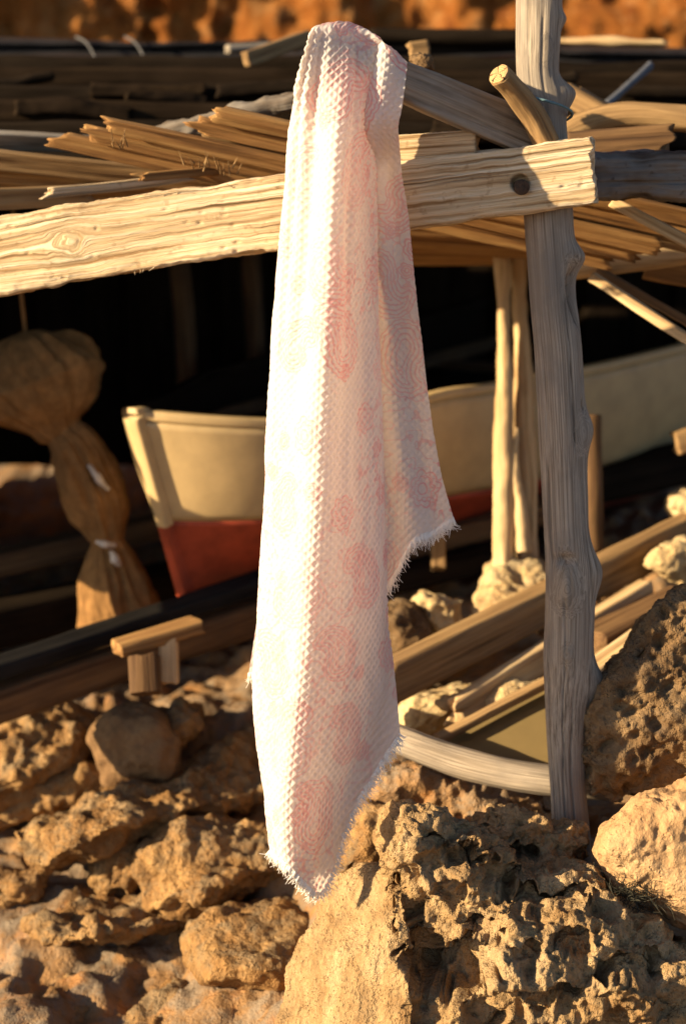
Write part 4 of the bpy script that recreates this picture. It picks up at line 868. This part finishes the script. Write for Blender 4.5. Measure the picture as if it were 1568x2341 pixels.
# cloth coordinates (metres): across by rest width, along by arc length of a middle column
sw_ = np.linalg.norm(np.diff(Fg[:, NF // 3], axis=0), axis=1); a_c = np.concatenate([[0], np.cumsum(sw_)])
b_c = np.cumsum(np.concatenate([np.linalg.norm(np.diff(G3[:, :], axis=1), axis=2), np.zeros((NSX, 1))], 1), 1)
b_c = b_c - b_c[:, NF:NF + 1]
hd = np.linalg.norm(np.diff(G3[:, :, :2], axis=0), axis=2); A = np.concatenate([np.zeros((1, nr)), np.cumsum(hd, 0)], 0)
rid = int(NSX * 0.46); A = A - A[rid:rid + 1] + 0.25
B = G3[:, :, 2] - G3[:, NF:NF + 1, 2].max(); B = np.where(np.arange(nr)[None] > NF + 5, -B, B)
ds = np.gradient(G3, axis=0); dt = np.gradient(G3, axis=1); nn = np.cross(dt, ds); nn /= np.linalg.norm(nn, axis=2)[..., None] + 1e-12
# broad soft creases, then the waffle weave of small square pits standing on their corners
fl = np.stack([A.ravel() * 9, B.ravel() * 1.6, np.zeros(A.size)], 1)
soft = 0.004 * fbm(fl, 3, 7).reshape(A.shape) + 0.0016 * fbm(np.stack([A.ravel() * 40, B.ravel() * 14, np.zeros(A.size)], 1), 3, 8).reshape(A.shape)
ss_ = np.linspace(0, 1, NSX)[:, None]; fad = np.zeros(nr); fad[:NF] = np.interp(np.linspace(0, 1, NF), [0, .45, .75, .93, 1], [0, 0, 1, 1, .3])
soft = soft - fad[None] * (0.013 * np.exp(-((ss_ - 0.305) / 0.035) ** 2) + 0.006 * np.exp(-((ss_ - 0.20) / 0.025) ** 2) + 0.007 * np.exp(-((ss_ - 0.62) / 0.03) ** 2))
PD_ = 0.0122
p1 = (A + B) / math.sqrt(2) / PD_; p2 = (A - B) / math.sqrt(2) / PD_
t1 = np.abs((p1 % 1) - 0.5) * 2; t2 = np.abs((p2 % 1) - 0.5) * 2
waf = np.maximum(t1, t2)
amp = np.ones(nr); amp[NF:] = 0.65
wafd = 0.0040 * (waf - 0.6) * amp[None]
sgn = 1.0 if (nn[NSX // 2, NF // 2] @ -FWD) > 0 else -1.0
G3 = G3 + nn * sgn * (soft + wafd)[..., None]
idx = np.arange(NSX * nr).reshape(NSX, nr)
quads = np.stack([idx[:-1, :-1], idx[1:, :-1], idx[1:, 1:], idx[:-1, 1:]], 2).reshape(-1, 4)
# the printed pattern: paisley drops, flower medallions and filigree, as a colour mask in cloth coordinates
prt = np.zeros(A.size); pa2 = (A + (np.arange(nr)[None] > NF) * 0.7).ravel(); pb2 = B.ravel()
wob = 0.004 * np.stack([fbm(np.stack([pa2 * 30, pb2 * 30, 0 * pa2], 1), 2, 301), fbm(np.stack([pa2 * 30, pb2 * 30, 0 * pa2], 1), 2, 302)], 1)
xa = pa2 + wob[:, 0]; xb = pb2 + wob[:, 1]
def line(sd, w_): return np.clip(1.4 - np.abs(sd) / w_, 0, 1)
prng = random.Random(5)
def paisley(cx, cy, R_, ang, flip):
    global prt
    m = np.where((np.abs(xa - cx) < R_ * 2.6) & (np.abs(xb - cy) < R_ * 2.6))[0]
    if not len(m): return
    x = xa[m] - cx; y = xb[m] - cy; c, sn = math.cos(ang), math.sin(ang); X = (x * c + y * sn) * flip; Y = -x * sn + y * c
    sd = np.full(len(m), 9.0)
    for k in range(12):
        t_ = k / 11; th = t_ * 2.0; ccx = R_ * 0.9 * (math.cos(th) - 1) ; ccy = R_ * 1.25 * math.sin(th); sd = np.minimum(sd, np.hypot(X - ccx, Y - ccy) - R_ * (0.62 * (1 - t_) ** 0.8 + 0.05))
    th = np.arctan2(Y, X); sc = R_ * 0.05 * np.abs(np.sin(9 * th))
    v_ = np.maximum.reduce([line(sd, .0016), line(sd - R_ * .16 - sc, .0016), line(sd - R_ * .34 - sc, .0014), line(sd + R_ * .18, .0014), line(sd + R_ * .36, .0014), 0.10 * (sd < R_ * .34)])
    prt[m] = np.maximum(prt[m], v_)
def flower(cx, cy, R_, n_, ph):
    global prt
    m = np.where((np.abs(xa - cx) < R_ * 1.5) & (np.abs(xb - cy) < R_ * 1.5))[0]
    if not len(m): return
    x = xa[m] - cx; y = xb[m] - cy; th = np.arctan2(y, x) + ph; rr_ = np.hypot(x, y)
    pet = 0.78 + 0.22 * np.abs(np.cos(n_ / 2 * th))
    v_ = np.maximum.reduce([line(rr_ - R_ * pet, .0016), line(rr_ - R_ * 0.66 * pet, .0014), line(rr_ - R_ * .28, .0014), line(np.sin(n_ / 2 * th) * rr_, .0010) * (rr_ < R_ * .8) * (rr_ > R_ * .3), 0.13 * (rr_ < R_ * 0.95 * pet)])
    prt[m] = np.maximum(prt[m], v_)
for iy in range(-12, 9):
    for ix in range(-1, 10):
        cx = ix * 0.155 + 0.075 * (iy % 2) + prng.uniform(-.02, .02); cy = iy * 0.15 + prng.uniform(-.02, .02)
        if prng.random() < 0.62: paisley(cx, cy, prng.uniform(.034, .050), prng.uniform(-0.6, 0.6) + (math.pi if prng.random() < .3 else 0), prng.choice([-1, 1]))
        else: flower(cx, cy, prng.uniform(.026, .036), prng.choice([6, 8]), prng.uniform(0, 1))
        for q3 in range(1): flower(cx + prng.uniform(-.085, .085), cy + prng.uniform(-.085, .085), prng.uniform(.014, .020), prng.choice([5, 6]), prng.uniform(0, 1))
fg_ = line(fbm(np.stack([xa * 55, xb * 55, 0 * xa], 1), 2, 310) * 0.006, .0008)
msk = sstep(-0.45, 0.1, fbm(np.stack([xa * 7, xb * 5, 0 * xa], 1), 2, 311))
prt = np.maximum(prt, 0.7 * fg_ * msk); prt = prt * (0.45 + 0.55 * sstep(-0.6, 0.2, fbm(np.stack([xa * 4, xb * 3, 0 * xa + 3], 1), 2, 312)))
bk_ = (np.arange(nr)[None] > NF).repeat(NSX, 0).ravel(); prt = np.where(bk_, np.clip(prt * 1.7, 0, 1), prt)
towel = mk('towel', G3.reshape(-1, 3), [quads], M['cloth'], None, {'cl': np.stack([A.ravel() + (np.arange(nr)[None] > NF).repeat(NSX, 0).ravel() * 0.7, B.ravel(), np.zeros(A.size)], 1), 'pr': prt}, True, G3[NSX // 2, 0])
tag(towel, 'pale pink paisley waffle towel with frayed hems hanging over the plank', 'towel')
# frayed hems
vs_, f4, f3 = [], [], []; nb = 0
def strand(p, dr, L):
    global nb
    d_ = np.asarray(dr, float); d_ /= np.linalg.norm(d_); j = rng.normal(0, 0.22, 3); e = rng.normal(0, 0.45, 3)
    pts = [p - d_ * 0.004, p + (d_ + j) * L * .5, p + (d_ + e * .8) * L]
    v, f, g = sweep(pts, [0.0010, 0.0008, 0.0004], [0.0010, 0.0008, 0.0004], 5, 4, 0, (0.31, 0.9, 0.29))
    vs_.append(v); f4.append(f[0] + nb); f3.append(f[1] + nb); nb += len(v)
for i in range(0, NSX):
    p = G3[i, 0]; d_ = G3[i, 0] - G3[i, 12]; d_ = d_ / np.linalg.norm(d_) + np.array([0, 0, -0.5])
    tng = G3[min(i + 1, NSX - 1), 0] - G3[max(i - 1, 0), 0]; n_st = max(2, int(np.linalg.norm(tng) / 2 / 0.0008))
    for k in range(min(n_st, 16) if i > NSX * 0.15 else 0):
        q_ = p + tng * 0.5 * (random.random() - .5); out = np.cross(tng / np.linalg.norm(tng), [0, 1, 0]); out = out if out[2] < 0 else -out
        strand(q_, out + 0.3 * d_, random.uniform(0.005, 0.015))
    p = G3[i, -1]; d_ = G3[i, -1] - G3[i, -18]; d_ /= np.linalg.norm(d_)
    for k in range(5):
        strand(p + (G3[min(i + 1, NSX - 1), -1] - p) * random.random(), d_ + np.array([0.1, 0, -.2]), random.uniform(0.006, 0.018))
fo = mk('fringe', np.vstack(vs_), [np.vstack(f4), np.vstack(f3)], M['thread'], towel, None, True, G3[NSX // 2, 0]); fo['kind'] = 'stuff'
